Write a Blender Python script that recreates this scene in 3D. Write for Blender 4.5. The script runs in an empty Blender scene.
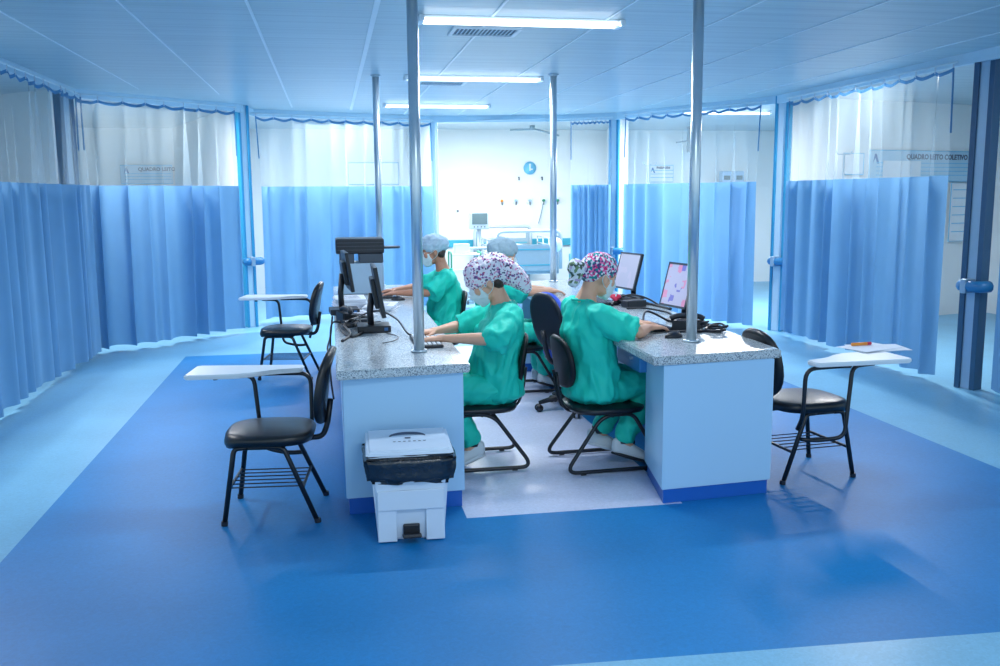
import bpy, bmesh, math, random
from mathutils import Vector, Matrix, noise, Euler
random.seed(7)
PI = math.pi
C = bpy.context.scene.collection
CEIL = 2.6
TR = 0.76
TOP = 0.735            # worktop height

# ------------------------------------------------------------------ materials
def srgb(r, g, b):
    f = lambda c: (c/255/12.92) if c/255 <= .04045 else ((c/255+.055)/1.055)**2.4
    return (f(r), f(g), f(b), 1)

def newmat(name):
    m = bpy.data.materials.new(name); m.use_nodes = True
    nt = m.node_tree
    return m, nt, nt.nodes['Principled BSDF'], nt.nodes, nt.links

def mat(name, col, rough=.5, metal=0., var=.06, scale=12., bump=0., bscale=40., spec=.5, coat=0., emit=0., trans=0.):
    m, nt, b, N, L = newmat(name)
    tc = N.new('ShaderNodeTexCoord'); no = N.new('ShaderNodeTexNoise'); no.inputs['Scale'].default_value = scale
    no.inputs['Detail'].default_value = 3
    L.new(tc.outputs['Object'], no.inputs['Vector'])
    mx = N.new('ShaderNodeMix'); mx.data_type = 'RGBA'
    mx.inputs[6].default_value = tuple(c*(1-var) for c in col[:3])+(1,)
    mx.inputs[7].default_value = tuple(min(1, c*(1+var)) for c in col[:3])+(1,)
    L.new(no.outputs['Fac'], mx.inputs[0]); L.new(mx.outputs[2], b.inputs['Base Color'])
    b.inputs['Roughness'].default_value = rough; b.inputs['Metallic'].default_value = metal
    b.inputs['Specular IOR Level'].default_value = spec
    if coat: b.inputs['Coat Weight'].default_value = coat; b.inputs['Coat Roughness'].default_value = .15
    if emit:
        b.inputs['Emission Color'].default_value = col; b.inputs['Emission Strength'].default_value = emit
    if bump:
        n2 = N.new('ShaderNodeTexNoise'); n2.inputs['Scale'].default_value = bscale; n2.inputs['Detail'].default_value = 4
        L.new(tc.outputs['Object'], n2.inputs['Vector'])
        bp = N.new('ShaderNodeBump'); bp.inputs['Strength'].default_value = bump; bp.inputs['Distance'].default_value = .01
        L.new(n2.outputs['Fac'], bp.inputs['Height']); L.new(bp.outputs['Normal'], b.inputs['Normal'])
    return m

def speckle(name, base, spots, scale, rough=.25, size=.5, second=None):
    m, nt, b, N, L = newmat(name)
    tc = N.new('ShaderNodeTexCoord'); v = N.new('ShaderNodeTexVoronoi'); v.inputs['Scale'].default_value = scale
    L.new(tc.outputs['Object'], v.inputs['Vector'])
    cr = N.new('ShaderNodeValToRGB'); cr.color_ramp.interpolation = 'CONSTANT'
    el = cr.color_ramp.elements
    sep = N.new('ShaderNodeSeparateColor'); L.new(v.outputs['Color'], sep.inputs[0]); L.new(sep.outputs[0], cr.inputs[0])
    el[0].position = 0; el[0].color = base
    el[1].position = 1-.0001; el[1].color = base
    pos = size
    for s in spots:
        e = el.new(pos); e.color = s; pos += (1-size)/len(spots)
    L.new(cr.outputs[0], b.inputs['Base Color'])
    b.inputs['Roughness'].default_value = rough
    return m

def floor_mat(name, col, rough=.3):
    m, nt, b, N, L = newmat(name)
    tc = N.new('ShaderNodeTexCoord')
    no = N.new('ShaderNodeTexNoise'); no.inputs['Scale'].default_value = 55; no.inputs['Detail'].default_value = 6; no.inputs['Distortion'].default_value = 1.2
    L.new(tc.outputs['Object'], no.inputs['Vector'])
    n1 = N.new('ShaderNodeTexNoise'); n1.inputs['Scale'].default_value = 1.3; n1.inputs['Detail'].default_value = 3
    L.new(tc.outputs['Object'], n1.inputs['Vector'])
    ad = N.new('ShaderNodeMath'); ad.operation = 'ADD'; L.new(no.outputs['Fac'], ad.inputs[0]); L.new(n1.outputs['Fac'], ad.inputs[1])
    cr = N.new('ShaderNodeValToRGB')
    cr.color_ramp.elements[0].position = .35; cr.color_ramp.elements[0].color = tuple(c*.86 for c in col[:3])+(1,)
    cr.color_ramp.elements[1].position = .65; cr.color_ramp.elements[1].color = tuple(min(1, c*1.12) for c in col[:3])+(1,)
    dv = N.new('ShaderNodeMath'); dv.operation = 'MULTIPLY'; dv.inputs[1].default_value = .5
    L.new(ad.outputs[0], dv.inputs[0]); L.new(dv.outputs[0], cr.inputs[0]); L.new(cr.outputs[0], b.inputs['Base Color'])
    b.inputs['Roughness'].default_value = rough
    b.inputs['Specular IOR Level'].default_value = .32
    bp = N.new('ShaderNodeBump'); bp.inputs['Strength'].default_value = .06; bp.inputs['Distance'].default_value = .004
    L.new(no.outputs['Fac'], bp.inputs['Height']); L.new(bp.outputs['Normal'], b.inputs['Normal'])
    return m

def ceiling_mat():
    m, nt, b, N, L = newmat('ceiling_pvc')
    tc = N.new('ShaderNodeTexCoord'); sp = N.new('ShaderNodeSeparateXYZ'); L.new(tc.outputs['Object'], sp.inputs[0])
    def mth(op, a, bb=None):
        n = N.new('ShaderNodeMath'); n.operation = op
        if isinstance(a, (int, float)): n.inputs[0].default_value = a
        else: L.new(a, n.inputs[0])
        if bb is not None:
            if isinstance(bb, (int, float)): n.inputs[1].default_value = bb
            else: L.new(bb, n.inputs[1])
        return n.outputs[0]
    fr = mth('FRACT', mth('DIVIDE', sp.outputs[1], .2))
    d = mth('MINIMUM', fr, mth('SUBTRACT', 1., fr))
    line = mth('SUBTRACT', 1., mth('MINIMUM', mth('DIVIDE', d, .022), 1.))
    mp = N.new('ShaderNodeMapping'); mp.inputs['Scale'].default_value = (.35, 9, 1); L.new(tc.outputs['Object'], mp.inputs[0])
    no = N.new('ShaderNodeTexNoise'); no.inputs['Scale'].default_value = 1.6; no.inputs['Detail'].default_value = 4; L.new(mp.outputs[0], no.inputs['Vector'])
    gate = mth('MULTIPLY', line, no.outputs['Fac'])
    cr = N.new('ShaderNodeValToRGB')
    cr.color_ramp.elements[0].position = .3; cr.color_ramp.elements[0].color = srgb(172, 194, 206)
    cr.color_ramp.elements[1].position = .7; cr.color_ramp.elements[1].color = srgb(188, 208, 218)
    L.new(no.outputs['Fac'], cr.inputs[0])
    mx = N.new('ShaderNodeMix'); mx.data_type = 'RGBA'; L.new(gate, mx.inputs[0]); L.new(cr.outputs[0], mx.inputs[6]); mx.inputs[7].default_value = srgb(70, 105, 140)
    L.new(mx.outputs[2], b.inputs['Base Color']); b.inputs['Roughness'].default_value = .36
    bp = N.new('ShaderNodeBump'); bp.inputs['Strength'].default_value = .5; bp.inputs['Distance'].default_value = .004
    h = mth('ADD', mth('MULTIPLY', line, -1.), mth('MULTIPLY', no.outputs['Fac'], .6))
    L.new(h, bp.inputs['Height']); L.new(bp.outputs['Normal'], b.inputs['Normal'])
    return m

def cloth_mat(name, col, tr=.35, clear=0., rough=.8, spec=.2):
    """woven sheet: diffuse + light coming through; clear > 0 for netting / vinyl one sees through"""
    m, nt, b, N, L = newmat(name)
    out = N['Material Output']
    tc = N.new('ShaderNodeTexCoord'); no = N.new('ShaderNodeTexNoise'); no.inputs['Scale'].default_value = 3; no.inputs['Detail'].default_value = 3
    L.new(tc.outputs['Object'], no.inputs['Vector'])
    mx = N.new('ShaderNodeMix'); mx.data_type = 'RGBA'
    mx.inputs[6].default_value = tuple(c*.92 for c in col[:3])+(1,); mx.inputs[7].default_value = tuple(min(1, c*1.08) for c in col[:3])+(1,)
    L.new(no.outputs['Fac'], mx.inputs[0]); L.new(mx.outputs[2], b.inputs['Base Color'])
    b.inputs['Roughness'].default_value = rough; b.inputs['Specular IOR Level'].default_value = spec
    t = N.new('ShaderNodeBsdfTranslucent'); L.new(mx.outputs[2], t.inputs['Color'])
    s = N.new('ShaderNodeMixShader'); s.inputs[0].default_value = tr
    L.new(b.outputs[0], s.inputs[1]); L.new(t.outputs[0], s.inputs[2])
    last = s.outputs[0]
    if clear:
        tp = N.new('ShaderNodeBsdfTransparent'); s2 = N.new('ShaderNodeMixShader'); s2.inputs[0].default_value = clear
        L.new(last, s2.inputs[1]); L.new(tp.outputs[0], s2.inputs[2]); last = s2.outputs[0]
    L.new(last, out.inputs['Surface'])
    return m

M = {}
M['floor_blue'] = floor_mat('floor_vinyl_blue', srgb(18, 124, 190), .46)
M['floor_pale'] = floor_mat('floor_vinyl_light_blue', srgb(120, 180, 214), .34)
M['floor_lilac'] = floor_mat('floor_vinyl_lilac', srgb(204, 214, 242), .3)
M['ceiling'] = ceiling_mat()
M['joint'] = mat('ceiling_joint_white', srgb(225, 238, 248), .35)
M['wall'] = mat('bay_wall_white', srgb(230, 236, 238), .7, var=.02, scale=2)
M['wall_front'] = mat('frame_white', srgb(190, 218, 236), .5, var=.03)
M['frame_blue'] = mat('frame_blue', srgb(44, 146, 192), .4)
M['frame_dark'] = mat('frame_dark_blue', srgb(44, 84, 118), .4)
M['frame_steel'] = mat('frame_aluminium', srgb(160, 185, 205), .35, metal=.5)
M['bumper'] = mat('bumper_blue', srgb(40, 120, 175), .4)
M['teal'] = mat('teal_rail', srgb(60, 165, 190), .4)
M['curtain'] = cloth_mat('curtain_blue_cloth', srgb(124, 174, 214), .38)
M['netting'] = cloth_mat('curtain_clear_vinyl', srgb(205, 226, 236), .5, clear=.86, rough=.3, spec=.5)
M['tape'] = cloth_mat('curtain_header_tape', srgb(84, 138, 184), .2)
M['rail'] = mat('white_rail', srgb(205, 225, 238), .4)
M['hook'] = mat('hook_plastic', srgb(190, 205, 220), .4)
M['granite'] = speckle('granite', srgb(192, 204, 212), [srgb(164, 178, 188), srgb(214, 222, 228), srgb(128, 142, 156), srgb(184, 196, 204), srgb(104, 116, 132)], 240, .18, .42)
M['laminate'] = mat('counter_laminate', srgb(170, 214, 248), .4, var=.02, scale=2)
M['plinth'] = mat('counter_plinth_blue', srgb(22, 96, 190), .35)
M['chrome'] = mat('brushed_steel_pole', srgb(206, 220, 230), .28, metal=.75, var=.03)
M['black'] = mat('black_plastic', srgb(28, 34, 44), .4, var=.15)
M['blackmetal'] = mat('black_painted_steel', srgb(20, 26, 36), .32, var=.1)
M['darkgrey'] = mat('dark_grey_plastic', srgb(62, 74, 88), .45)
M['vinyl'] = mat('black_vinyl', srgb(20, 25, 32), .34, var=.1, bump=.15, bscale=220, coat=.1)
M['shell'] = mat('black_backrest_shell', srgb(16, 20, 26), .45, var=.1, spec=.35)
M['cable'] = mat('cable_rubber', srgb(22, 28, 40), .45)
M['whiteboard'] = mat('white_laminate', srgb(220, 232, 242), .3, var=.02)
M['bin'] = mat('bin_white_plastic', srgb(206, 224, 244), .35, var=.02)
M['bag'] = mat('black_bin_liner', srgb(30, 38, 50), .22, var=.2, bump=.9, bscale=30, coat=.5)
M['ink'] = mat('print_ink', srgb(70, 84, 110), .6)
M['inkblue'] = mat('print_ink_blue', srgb(52, 108, 168), .6)
M['paper'] = mat('paper', srgb(222, 232, 246), .7, var=.03)
M['poster'] = mat('poster_paper', srgb(176, 210, 230), .6, var=.05)
M['posterwhite'] = mat('poster_white', srgb(228, 236, 242), .5, var=.03)
M['orange'] = mat('orange_plastic', srgb(244, 150, 50), .4)
M['red'] = mat('red_plastic', srgb(206, 50, 84), .45)
M['scrubs'] = mat('scrub_cotton_green', srgb(28, 212, 190), .62, var=.07, scale=6, bump=.5, bscale=14, spec=.35)
M['skin'] = mat('skin_light', srgb(222, 172, 146), .5, var=.05, scale=20)
M['skin_tan'] = mat('skin_tan', srgb(190, 136, 112), .5, var=.05, scale=20)
M['hair'] = mat('hair_dark', srgb(58, 44, 40), .5, var=.3, scale=60)
M['mask'] = mat('mask_cloth', srgb(214, 232, 240), .8, var=.03)
M['capblue'] = mat('cap_pale_blue', srgb(176, 202, 222), .85, var=.12, scale=30, bump=.8, bscale=30)
M['capgrey'] = mat('cap_grey_blue', srgb(160, 188, 204), .85, var=.12, scale=30, bump=.8, bscale=30)
M['capfloral'] = speckle('cap_floral_print', srgb(236, 232, 244), [srgb(128, 82, 150), srgb(70, 70, 110), srgb(222, 160, 200), srgb(240, 236, 246), srgb(190, 90, 130)], 105, .8, .62)
M['capbright'] = speckle('cap_bright_print', srgb(226, 226, 240), [srgb(214, 40, 120), srgb(20, 140, 150), srgb(84, 60, 120), srgb(236, 110, 170), srgb(34, 110, 130)], 85, .8, .36)
M['bowfabric'] = speckle('bow_print', srgb(226, 232, 240), [srgb(120, 150, 110), srgb(190, 170, 210), srgb(80, 100, 90)], 60, .8, .55)
M['shoe'] = mat('shoe_white', srgb(214, 228, 238), .45, var=.04)
M['shoe_dark'] = mat('shoe_black', srgb(34, 42, 54), .5)
M['eye'] = mat('eye_white', srgb(235, 238, 240), .2)
M['iris'] = mat('iris_brown', srgb(60, 40, 30), .2)
M['printer'] = mat('printer_grey', srgb(160, 190, 215), .4)
M['cushion_blue'] = mat('cushion_royal_blue', srgb(50, 90, 214), .7, bump=.2, bscale=200)
M['bed'] = mat('bed_plastic', srgb(176, 192, 202), .4)
M['bedgrey'] = mat('bed_grey_blue', srgb(140, 164, 178), .4)
M['sheet'] = mat('bed_sheet', srgb(196, 210, 216), .8, bump=.3, bscale=8)
M['drawer'] = mat('drawer_blue', srgb(60, 140, 200), .35)
M['green'] = mat('green_plastic', srgb(60, 150, 120), .5)
M['sign_blue'] = mat('sign_light_blue', srgb(110, 190, 226), .5)
M['tube'] = mat('fluorescent_tube', (.86, .95, 1, 1), .5, emit=2.6, var=0)
M['tubehousing'] = mat('batten_housing', srgb(225, 236, 246), .35)
M['ventdark'] = mat('vent_dark', srgb(90, 110, 130), .5)
M['screen_monitor'] = mat('screen_patient_monitor', srgb(92, 112, 116), .25)

def screen_mat(name, base, a, bcol, sc, strength):
    m, nt, b, N, L = newmat(name)
    tc = N.new('ShaderNodeTexCoord'); v = N.new('ShaderNodeTexVoronoi'); v.distance = 'CHEBYCHEV'; v.inputs['Scale'].default_value = sc
    L.new(tc.outputs['Object'], v.inputs['Vector'])
    sep = N.new('ShaderNodeSeparateColor'); L.new(v.outputs['Color'], sep.inputs[0])
    cr = N.new('ShaderNodeValToRGB'); cr.color_ramp.interpolation = 'CONSTANT'; e = cr.color_ramp.elements
    e[0].position = 0; e[0].color = base; e[1].position = .999; e[1].color = base
    x = e.new(.62); x.color = a; x = e.new(.8); x.color = base; x = e.new(.86); x.color = bcol; x = e.new(.93); x.color = base
    L.new(sep.outputs[0], cr.inputs[0]); L.new(cr.outputs[0], b.inputs['Base Color']); L.new(cr.outputs[0], b.inputs['Emission Color'])
    b.inputs['Emission Strength'].default_value = strength; b.inputs['Roughness'].default_value = .3
    return m
M['screen_form'] = screen_mat('screen_form', srgb(176, 176, 204), srgb(206, 140, 176), srgb(116, 116, 190), 22, .16)
M['screen_plain'] = screen_mat('screen_plain', srgb(176, 178, 202), srgb(184, 182, 206), srgb(160, 166, 196), 8, .16)

# ------------------------------------------------------------------ mesh helpers
def obj(name, bm, m, parent=None, smooth=False):
    me = bpy.data.meshes.new(name)
    if isinstance(bm, bpy.types.Mesh): me = bm
    else:
        bmesh.ops.recalc_face_normals(bm, faces=bm.faces)
        bm.to_mesh(me); bm.free()
    o = bpy.data.objects.new(name, me); C.objects.link(o)
    if m: me.materials.append(M[m] if isinstance(m, str) else m)
    if smooth:
        for p in me.polygons: p.use_smooth = True
    if parent: o.parent = parent
    return o

def smooth_by_angle(o, ang=35):
    me = o.data
    for p in me.polygons: p.use_smooth = True
    bm = bmesh.new(); bm.from_mesh(me)
    for e in bm.edges:
        e.smooth = not (len(e.link_faces) == 2 and e.calc_face_angle(0) > math.radians(ang))
    bm.to_mesh(me); bm.free(); return o

def thing(name, label, cat, loc=(0, 0, 0), rz=0, group=None):
    o = bpy.data.objects.new(name, None); C.objects.link(o)
    o.location = loc; o.rotation_euler = (0, 0, rz); o.empty_display_size = .1
    return tag(o, label, cat, group)

def tag(o, label, cat, group=None):
    o['label'] = label; o['category'] = cat
    if group: o['group'] = group
    return o

def struct(name, bm, m, parent=None, smooth=False):
    o = obj(name, bm, m, parent, smooth)
    if not parent: o['kind'] = 'structure'
    return o

def dup(root, loc, rz, label, group=None):
    r = root.copy(); C.objects.link(r); r.location = loc; r.rotation_euler = (0, 0, rz); r['label'] = label
    if group: r['group'] = group
    for ch in list(root.children):
        c = ch.copy(); C.objects.link(c); c.parent = r
        for g in ch.children:
            d = g.copy(); C.objects.link(d); d.parent = c
    return r

def box(bm, c, s, bev=0., rot=None, seg=2):
    t = bmesh.new()
    bmesh.ops.create_cube(t, size=1)
    for v in t.verts: v.co = Vector((v.co.x*s[0], v.co.y*s[1], v.co.z*s[2]))
    if bev: bmesh.ops.bevel(t, geom=t.edges[:], offset=bev, segments=seg, affect='EDGES', profile=.5)
    mt = Matrix.Translation(Vector(c))
    if rot: mt = mt @ Euler(rot).to_matrix().to_4x4()
    t.transform(mt); merge(bm, t); return bm

def merge(bm, t):
    me = bpy.data.meshes.new('t'); t.to_mesh(me); t.free(); bm.from_mesh(me); bpy.data.meshes.remove(me)

def B(c, s, bev=0., rot=None):
    return box(bmesh.new(), c, s, bev, rot)

def smoothpath(pts, n=6, closed=False):
    pts = [Vector(p) for p in pts]; out = []
    m = len(pts)
    rng = range(m) if closed else range(m-1)
    for i in rng:
        p0 = pts[(i-1) % m] if (closed or i > 0) else pts[0]
        p1 = pts[i]; p2 = pts[(i+1) % m]
        p3 = pts[(i+2) % m] if (closed or i+2 < m) else pts[-1]
        for k in range(n):
            t = k/n
            out.append(.5*((2*p1)+(-p0+p2)*t+(2*p0-5*p1+4*p2-p3)*t*t+(-p0+3*p1-3*p2+p3)*t**3))
    if not closed: out.append(pts[-1])
    return out

def fillet(pts, r, n=5):
    """polyline with rounded corners"""
    pts = [Vector(p) for p in pts]; out = [pts[0]]
    for i in range(1, len(pts)-1):
        a, b, c = pts[i-1], pts[i], pts[i+1]
        d1 = (a-b); d2 = (c-b); rr = min(r, d1.length*.49, d2.length*.49)
        p, q = b+d1.normalized()*rr, b+d2.normalized()*rr
        for k in range(n+1):
            t = k/n; out.append(p*(1-t)**2+b*2*t*(1-t)+q*t*t)
    out.append(pts[-1]); return out

def tube(bm, pts, r, seg=8, closed=False, radii=None):
    pts = [Vector(p) for p in pts]; n = len(pts); rings = []
    up = None
    for i, p in enumerate(pts):
        if closed: d = pts[(i+1) % n]-pts[(i-1) % n]
        else: d = pts[min(i+1, n-1)]-pts[max(i-1, 0)]
        d.normalize()
        if up is None:
            up = d.orthogonal().normalized()
        else:
            up = (up-d*up.dot(d))
            up = up.normalized() if up.length > 1e-5 else d.orthogonal().normalized()
        s = d.cross(up); rr = radii[i] if radii else r
        rings.append([bm.verts.new(p+(up*math.cos(a)+s*math.sin(a))*rr) for a in [2*PI*k/seg for k in range(seg)]])
    m = n if closed else n-1
    for i in range(m):
        a, b = rings[i], rings[(i+1) % n]
        for k in range(seg):
            try: bm.faces.new((a[k], a[(k+1) % seg], b[(k+1) % seg], b[k]))
            except ValueError: pass
    if not closed:
        bm.faces.new(rings[0][::-1]); bm.faces.new(rings[-1])
    return bm

def T(pts, r, seg=8, closed=False, radii=None): return tube(bmesh.new(), pts, r, seg, closed, radii)

def prism(bm, outline, z0, z1, bev=0.):
    t = bmesh.new()
    lo = [t.verts.new((x, y, z0)) for x, y in outline]; hi = [t.verts.new((x, y, z1)) for x, y in outline]
    t.faces.new(lo[::-1]); t.faces.new(hi); n = len(lo)
    for i in range(n): t.faces.new((lo[i], lo[(i+1) % n], hi[(i+1) % n], hi[i]))
    if bev:
        ed = [e for e in t.edges if abs(e.verts[0].co.z-e.verts[1].co.z) < 1e-6]
        bmesh.ops.bevel(t, geom=ed, offset=bev, segments=2, affect='EDGES')
    merge(bm, t); return bm

def cyl(bm, p0, p1, r0, r1=None, seg=16):
    r1 = r0 if r1 is None else r1
    return tube(bm, [p0, p1], r0, seg, radii=[r0, r1])

def ellips(bm, c, r, seg=16, rings=10, rot=None):
    t = bmesh.new(); bmesh.ops.create_uvsphere(t, u_segments=seg, v_segments=rings, radius=1)
    mt = Matrix.Translation(Vector(c))
    if rot: mt = mt @ Euler(rot).to_matrix().to_4x4()
    t.transform(mt @ Matrix.Diagonal((r[0], r[1], r[2], 1))); merge(bm, t); return bm

def cushion(bm, outline, z0, z1, puff=.012, rings=5, ang=None):
    """upholstered pad: rounded edge, slightly domed top; outline in xy"""
    n = len(outline); cx = sum(p[0] for p in outline)/n; cy = sum(p[1] for p in outline)/n
    prof = [(0., z0, .86), (0, z0, .96), (0, (z0+z1)/2-.004, 1.), (0, (z0+z1)/2+.008, 1.), (0, z1-.006, .96), (0, z1, .88), (0, z1+puff*.6, .6), (0, z1+puff, .25)]
    R_ = []
    for _, z, s in prof: R_.append([bm.verts.new((cx+(x-cx)*s, cy+(y-cy)*s, z)) for x, y in outline])
    for a, b in zip(R_, R_[1:]):
        for i in range(n): bm.faces.new((a[i], a[(i+1) % n], b[(i+1) % n], b[i]))
    bm.faces.new(R_[0][::-1]); bm.faces.new(R_[-1]); return bm

def superell(w, h, n=3., k=28, cx=0, cy=0):
    o = []
    for i in range(k):
        a = 2*PI*i/k; ca, sa = math.cos(a), math.sin(a)
        o.append((cx+w*math.copysign(abs(ca)**(2/n), ca), cy+h*math.copysign(abs(sa)**(2/n), sa)))
    return o

# hull / voxel blobs for bodies and garments ---------------------------------
def hull(bm, nodes):
    """convex hull of ellipsoids: nodes = [(pos, r or (rx,ry,rz)), ...]"""
    t = bmesh.new()
    for p, r in nodes:
        r = (r, r, r) if isinstance(r, (int, float)) else r
        s = bmesh.new(); bmesh.ops.create_icosphere(s, subdivisions=2, radius=1)
        s.transform(Matrix.Translation(Vector(p)) @ Matrix.Diagonal((r[0], r[1], r[2], 1))); merge(t, s)
    res = bmesh.ops.convex_hull(t, input=t.verts[:])
    bad = list({g for g in res['geom_interior'] if isinstance(g, bmesh.types.BMVert)} | {g for g in res['geom_unused'] if isinstance(g, bmesh.types.BMVert)})
    bmesh.ops.delete(t, geom=bad, context='VERTS')
    # drop the old inner faces that are not part of the hull
    keep = set(g for g in res['geom'] if isinstance(g, bmesh.types.BMFace))
    drop = [f for f in t.faces if f not in keep]
    if drop: bmesh.ops.delete(t, geom=drop, context='FACES_ONLY')
    merge(bm, t); return bm

def chain(bm, nodes):
    for a, b in zip(nodes, nodes[1:]): hull(bm, [a, b])

def remesh(name, bm, m, parent, voxel=.006, smooth=4, wr=0., wscale=(9, 9, 5), seed=0.):
    me = bpy.data.meshes.new(name); bm.to_mesh(me); bm.free()
    o = bpy.data.objects.new(name, me); C.objects.link(o)
    a = o.modifiers.new('r', 'REMESH'); a.mode = 'VOXEL'; a.voxel_size = voxel; a.use_smooth_shade = True
    if smooth:
        s = o.modifiers.new('s', 'SMOOTH'); s.factor = .5; s.iterations = smooth
    dg = bpy.context.evaluated_depsgraph_get()
    nm = bpy.data.meshes.new_from_object(o.evaluated_get(dg))
    bpy.data.objects.remove(o); bpy.data.meshes.remove(me)
    nm.name = name
    if wr:
        nrm = [v.normal.copy() for v in nm.vertices]
        for v, n in zip(nm.vertices, nrm):
            p = Vector((v.co.x*wscale[0]+seed, v.co.y*wscale[1], v.co.z*wscale[2]+v.co.x*6))
            q = noise.noise(p); q2 = noise.noise(p*2.3+Vector((5, 1, 2)))
            rid = (1-abs(q)*2.2)
            v.co += n*wr*(rid*.8+q2*.5)
    o = bpy.data.objects.new(name, nm); C.objects.link(o)
    nm.materials.clear(); nm.materials.append(M[m])
    for p in nm.polygons: p.use_smooth = True
    o.parent = parent
    return o

# ------------------------------------------------------------------ setting
def quad(bm, x0, x1, y0, y1, z, mi):
    f = bm.faces.new([bm.verts.new(p) for p in ((x0, y0, z), (x1, y0, z), (x1, y1, z), (x0, y1, z))]); f.material_index = mi

def build_floor():
    bm = bmesh.new()
    xs = [-7.5, -1.45, 0.60, 1.70, 3.66, 9.5]; y0, y1, y2 = 2.76, 4.288, 9.42
    quad(bm, xs[0], xs[1], -1.5, 18, 0, 1); quad(bm, xs[4], xs[5], -1.5, 18, 0, 1)
    quad(bm, xs[1], xs[4], -1.5, y0, 0, 1); quad(bm, xs[1], xs[4], y2, 18, 0, 1)
    quad(bm, xs[1], xs[4], y0, y1, 0, 0)
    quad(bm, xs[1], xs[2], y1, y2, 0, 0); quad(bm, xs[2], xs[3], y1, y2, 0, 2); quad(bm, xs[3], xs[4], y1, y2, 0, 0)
    bmesh.ops.remove_doubles(bm, verts=bm.verts, dist=1e-4)
    for v in bm.verts:
        if abs(v.co.y-y0) < .01: v.co.y = 2.85-.045*v.co.x
    o = struct('floor', bm, 'floor_blue'); o.data.materials.append(M['floor_pale']); o.data.materials.append(M['floor_lilac'])
build_floor()
struct('ceiling', B((1, 8.25, CEIL+.05), (17, 19.5, .1)), 'ceiling')
ti = [0]
def trim(bm, m, smooth=False):
    ti[0] += 1; return struct('trim_%d' % ti[0], bm, m, smooth=smooth)
for x, w, ya, yb in ((.29, .032, 3.2, 11.9), (-.41, .016, 3.2, 11.6), (-1.09, .010, 3.4, 10.2), (.985, .016, 3.2, 12.4), (1.69, .012, 3.2, 12.4), (2.39, .012, 3.2, 12.4), (3.09, .01, 3.2, 12.2), (3.8, .01, 3.2, 11.2), (4.45, .01, 3.2, 9.6), (-1.8, .008, 3.2, 9.8)):
    trim(B((x, (ya+yb)/2, CEIL-.003), (w, yb-ya, .006)), 'joint')

def wallseg(name, a, b, z0=0, z1=CEIL, t=.08, m='wall'):
    a = Vector(a); b = Vector(b); d = b-a; ang = math.atan2(d.y, d.x)
    return struct(name, B(((a.x+b.x)/2, (a.y+b.y)/2, (z0+z1)/2), (d.length, t, z1-z0), rot=(0, 0, ang)), m)
# outer walls of the bays
wallseg('wall_left', (-5.2, 3.8), (-5.2, 15.3))
wallseg('wall_back', (-5.2, 15.3), (8.3, 15.3))
wallseg('wall_right', (8.3, 15.3), (8.3, 3.6))
# partitions between bays
wallseg('wall_bay_left', (-2.62, 9.95), (-5.15, 12.2)); wallseg('wall_bay_back_left', (-1.1, 11.75), (-2.3, 15.2))
wallseg('wall_bay_back_centre', (1.42, 12.85), (1.3, 15.2)); wallseg('wall_bay_back_right', (3.95, 12.3), (4.6, 15.2))
wallseg('wall_bay_right', (5.05, 9.85), (8.2, 10.7)); wallseg('wall_bay_right_front', (5.1, 6.35), (8.2, 6.1))
# header strips that carry the curtain rails
HD = [((-2.42, 3.4), (-2.42, 9.9)), ((-2.42, 9.9), (-1.0, 11.3)), ((-1.0, 11.3), (-.9, 11.9)), ((-.9, 11.9), (1.36, 12.75)), ((1.36, 12.75), (3.1, 12.4)), ((3.1, 12.4), (3.75, 12.0)), ((3.75, 12.0), (4.88, 9.75)), ((4.88, 9.75), (4.88, 3.4))]
for i, (a, b) in enumerate(HD):
    a = Vector(a); b = Vector(b); d = b-a
    trim(B(((a.x+b.x)/2, (a.y+b.y)/2, 2.557), (d.length, .05, .085), rot=(0, 0, math.atan2(d.y, d.x))), 'wall_front')

# frame columns
def column(x, y, rz, w, kind, bump_len=.0, side=1, bz=.79):
    """floor-to-ceiling frame: pale face between two tubes, with a bumper rail stub"""
    root = bpy.data.objects.new('trim_%d' % (ti[0]+1), None); ti[0] += 1; C.objects.link(root); root['kind'] = 'structure'
    root.location = (x, y, 0); root.rotation_euler = (0, 0, rz)
    edge = {'dark': 'frame_dark', 'blue': 'frame_blue', 'white': 'wall_front'}[kind]; ew = .045 if kind == 'dark' else .032
    face = 'frame_steel' if kind == 'dark' else 'wall_front'
    o = obj('column_face', B((0, 0, CEIL/2), (w, .07, CEIL), .004), face, root)
    for s in (-1, 1):
        obj('edge_profile', B((s*(w/2+ew/2), 0, CEIL/2), (ew, .10, CEIL), .006), edge, root)
    if bump_len:
        bm = T(fillet([(-.05, -.02, bz), (-.05, -.10, bz), (bump_len, -.10, bz), (bump_len+.02, -.02, bz)], .05), .045, 10)
        obj('bumper_rail', bm, 'bumper', root, True)
        obj('rail_bracket', B((0, -.085, bz), (.05, .12, .11), .008), 'frame_steel', root)
    return root
column(-2.5, 9.8, 0.9, .07, 'dark'); column(-.98, 11.45, .5, .07, 'blue', .12)
column(1.40, 12.8, .0, .05, 'white'); column(3.74, 12.12, -.5, .07, 'blue', .12)
column(4.93, 9.72, -1.0, .10, 'blue', .16); column(4.93, 6.47, -1.25, .085, 'dark', .12, bz=.82)

# bay wall details
def rail_band(a, b, z, m='teal', h=.12):
    a = Vector(a); b = Vector(b); d = b-a
    trim(B(((a.x+b.x)/2, (a.y+b.y)/2, z), (d.length, .035, h), .01, (0, 0, math.atan2(d.y, d.x))), m)
rail_band((1.55, 15.235), (4.5, 15.235), .76)
rail_band((8.235, 9.9), (8.235, 6.6), .90); rail_band((-5.135, 6), (-5.135, 11.6), .9)
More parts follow.
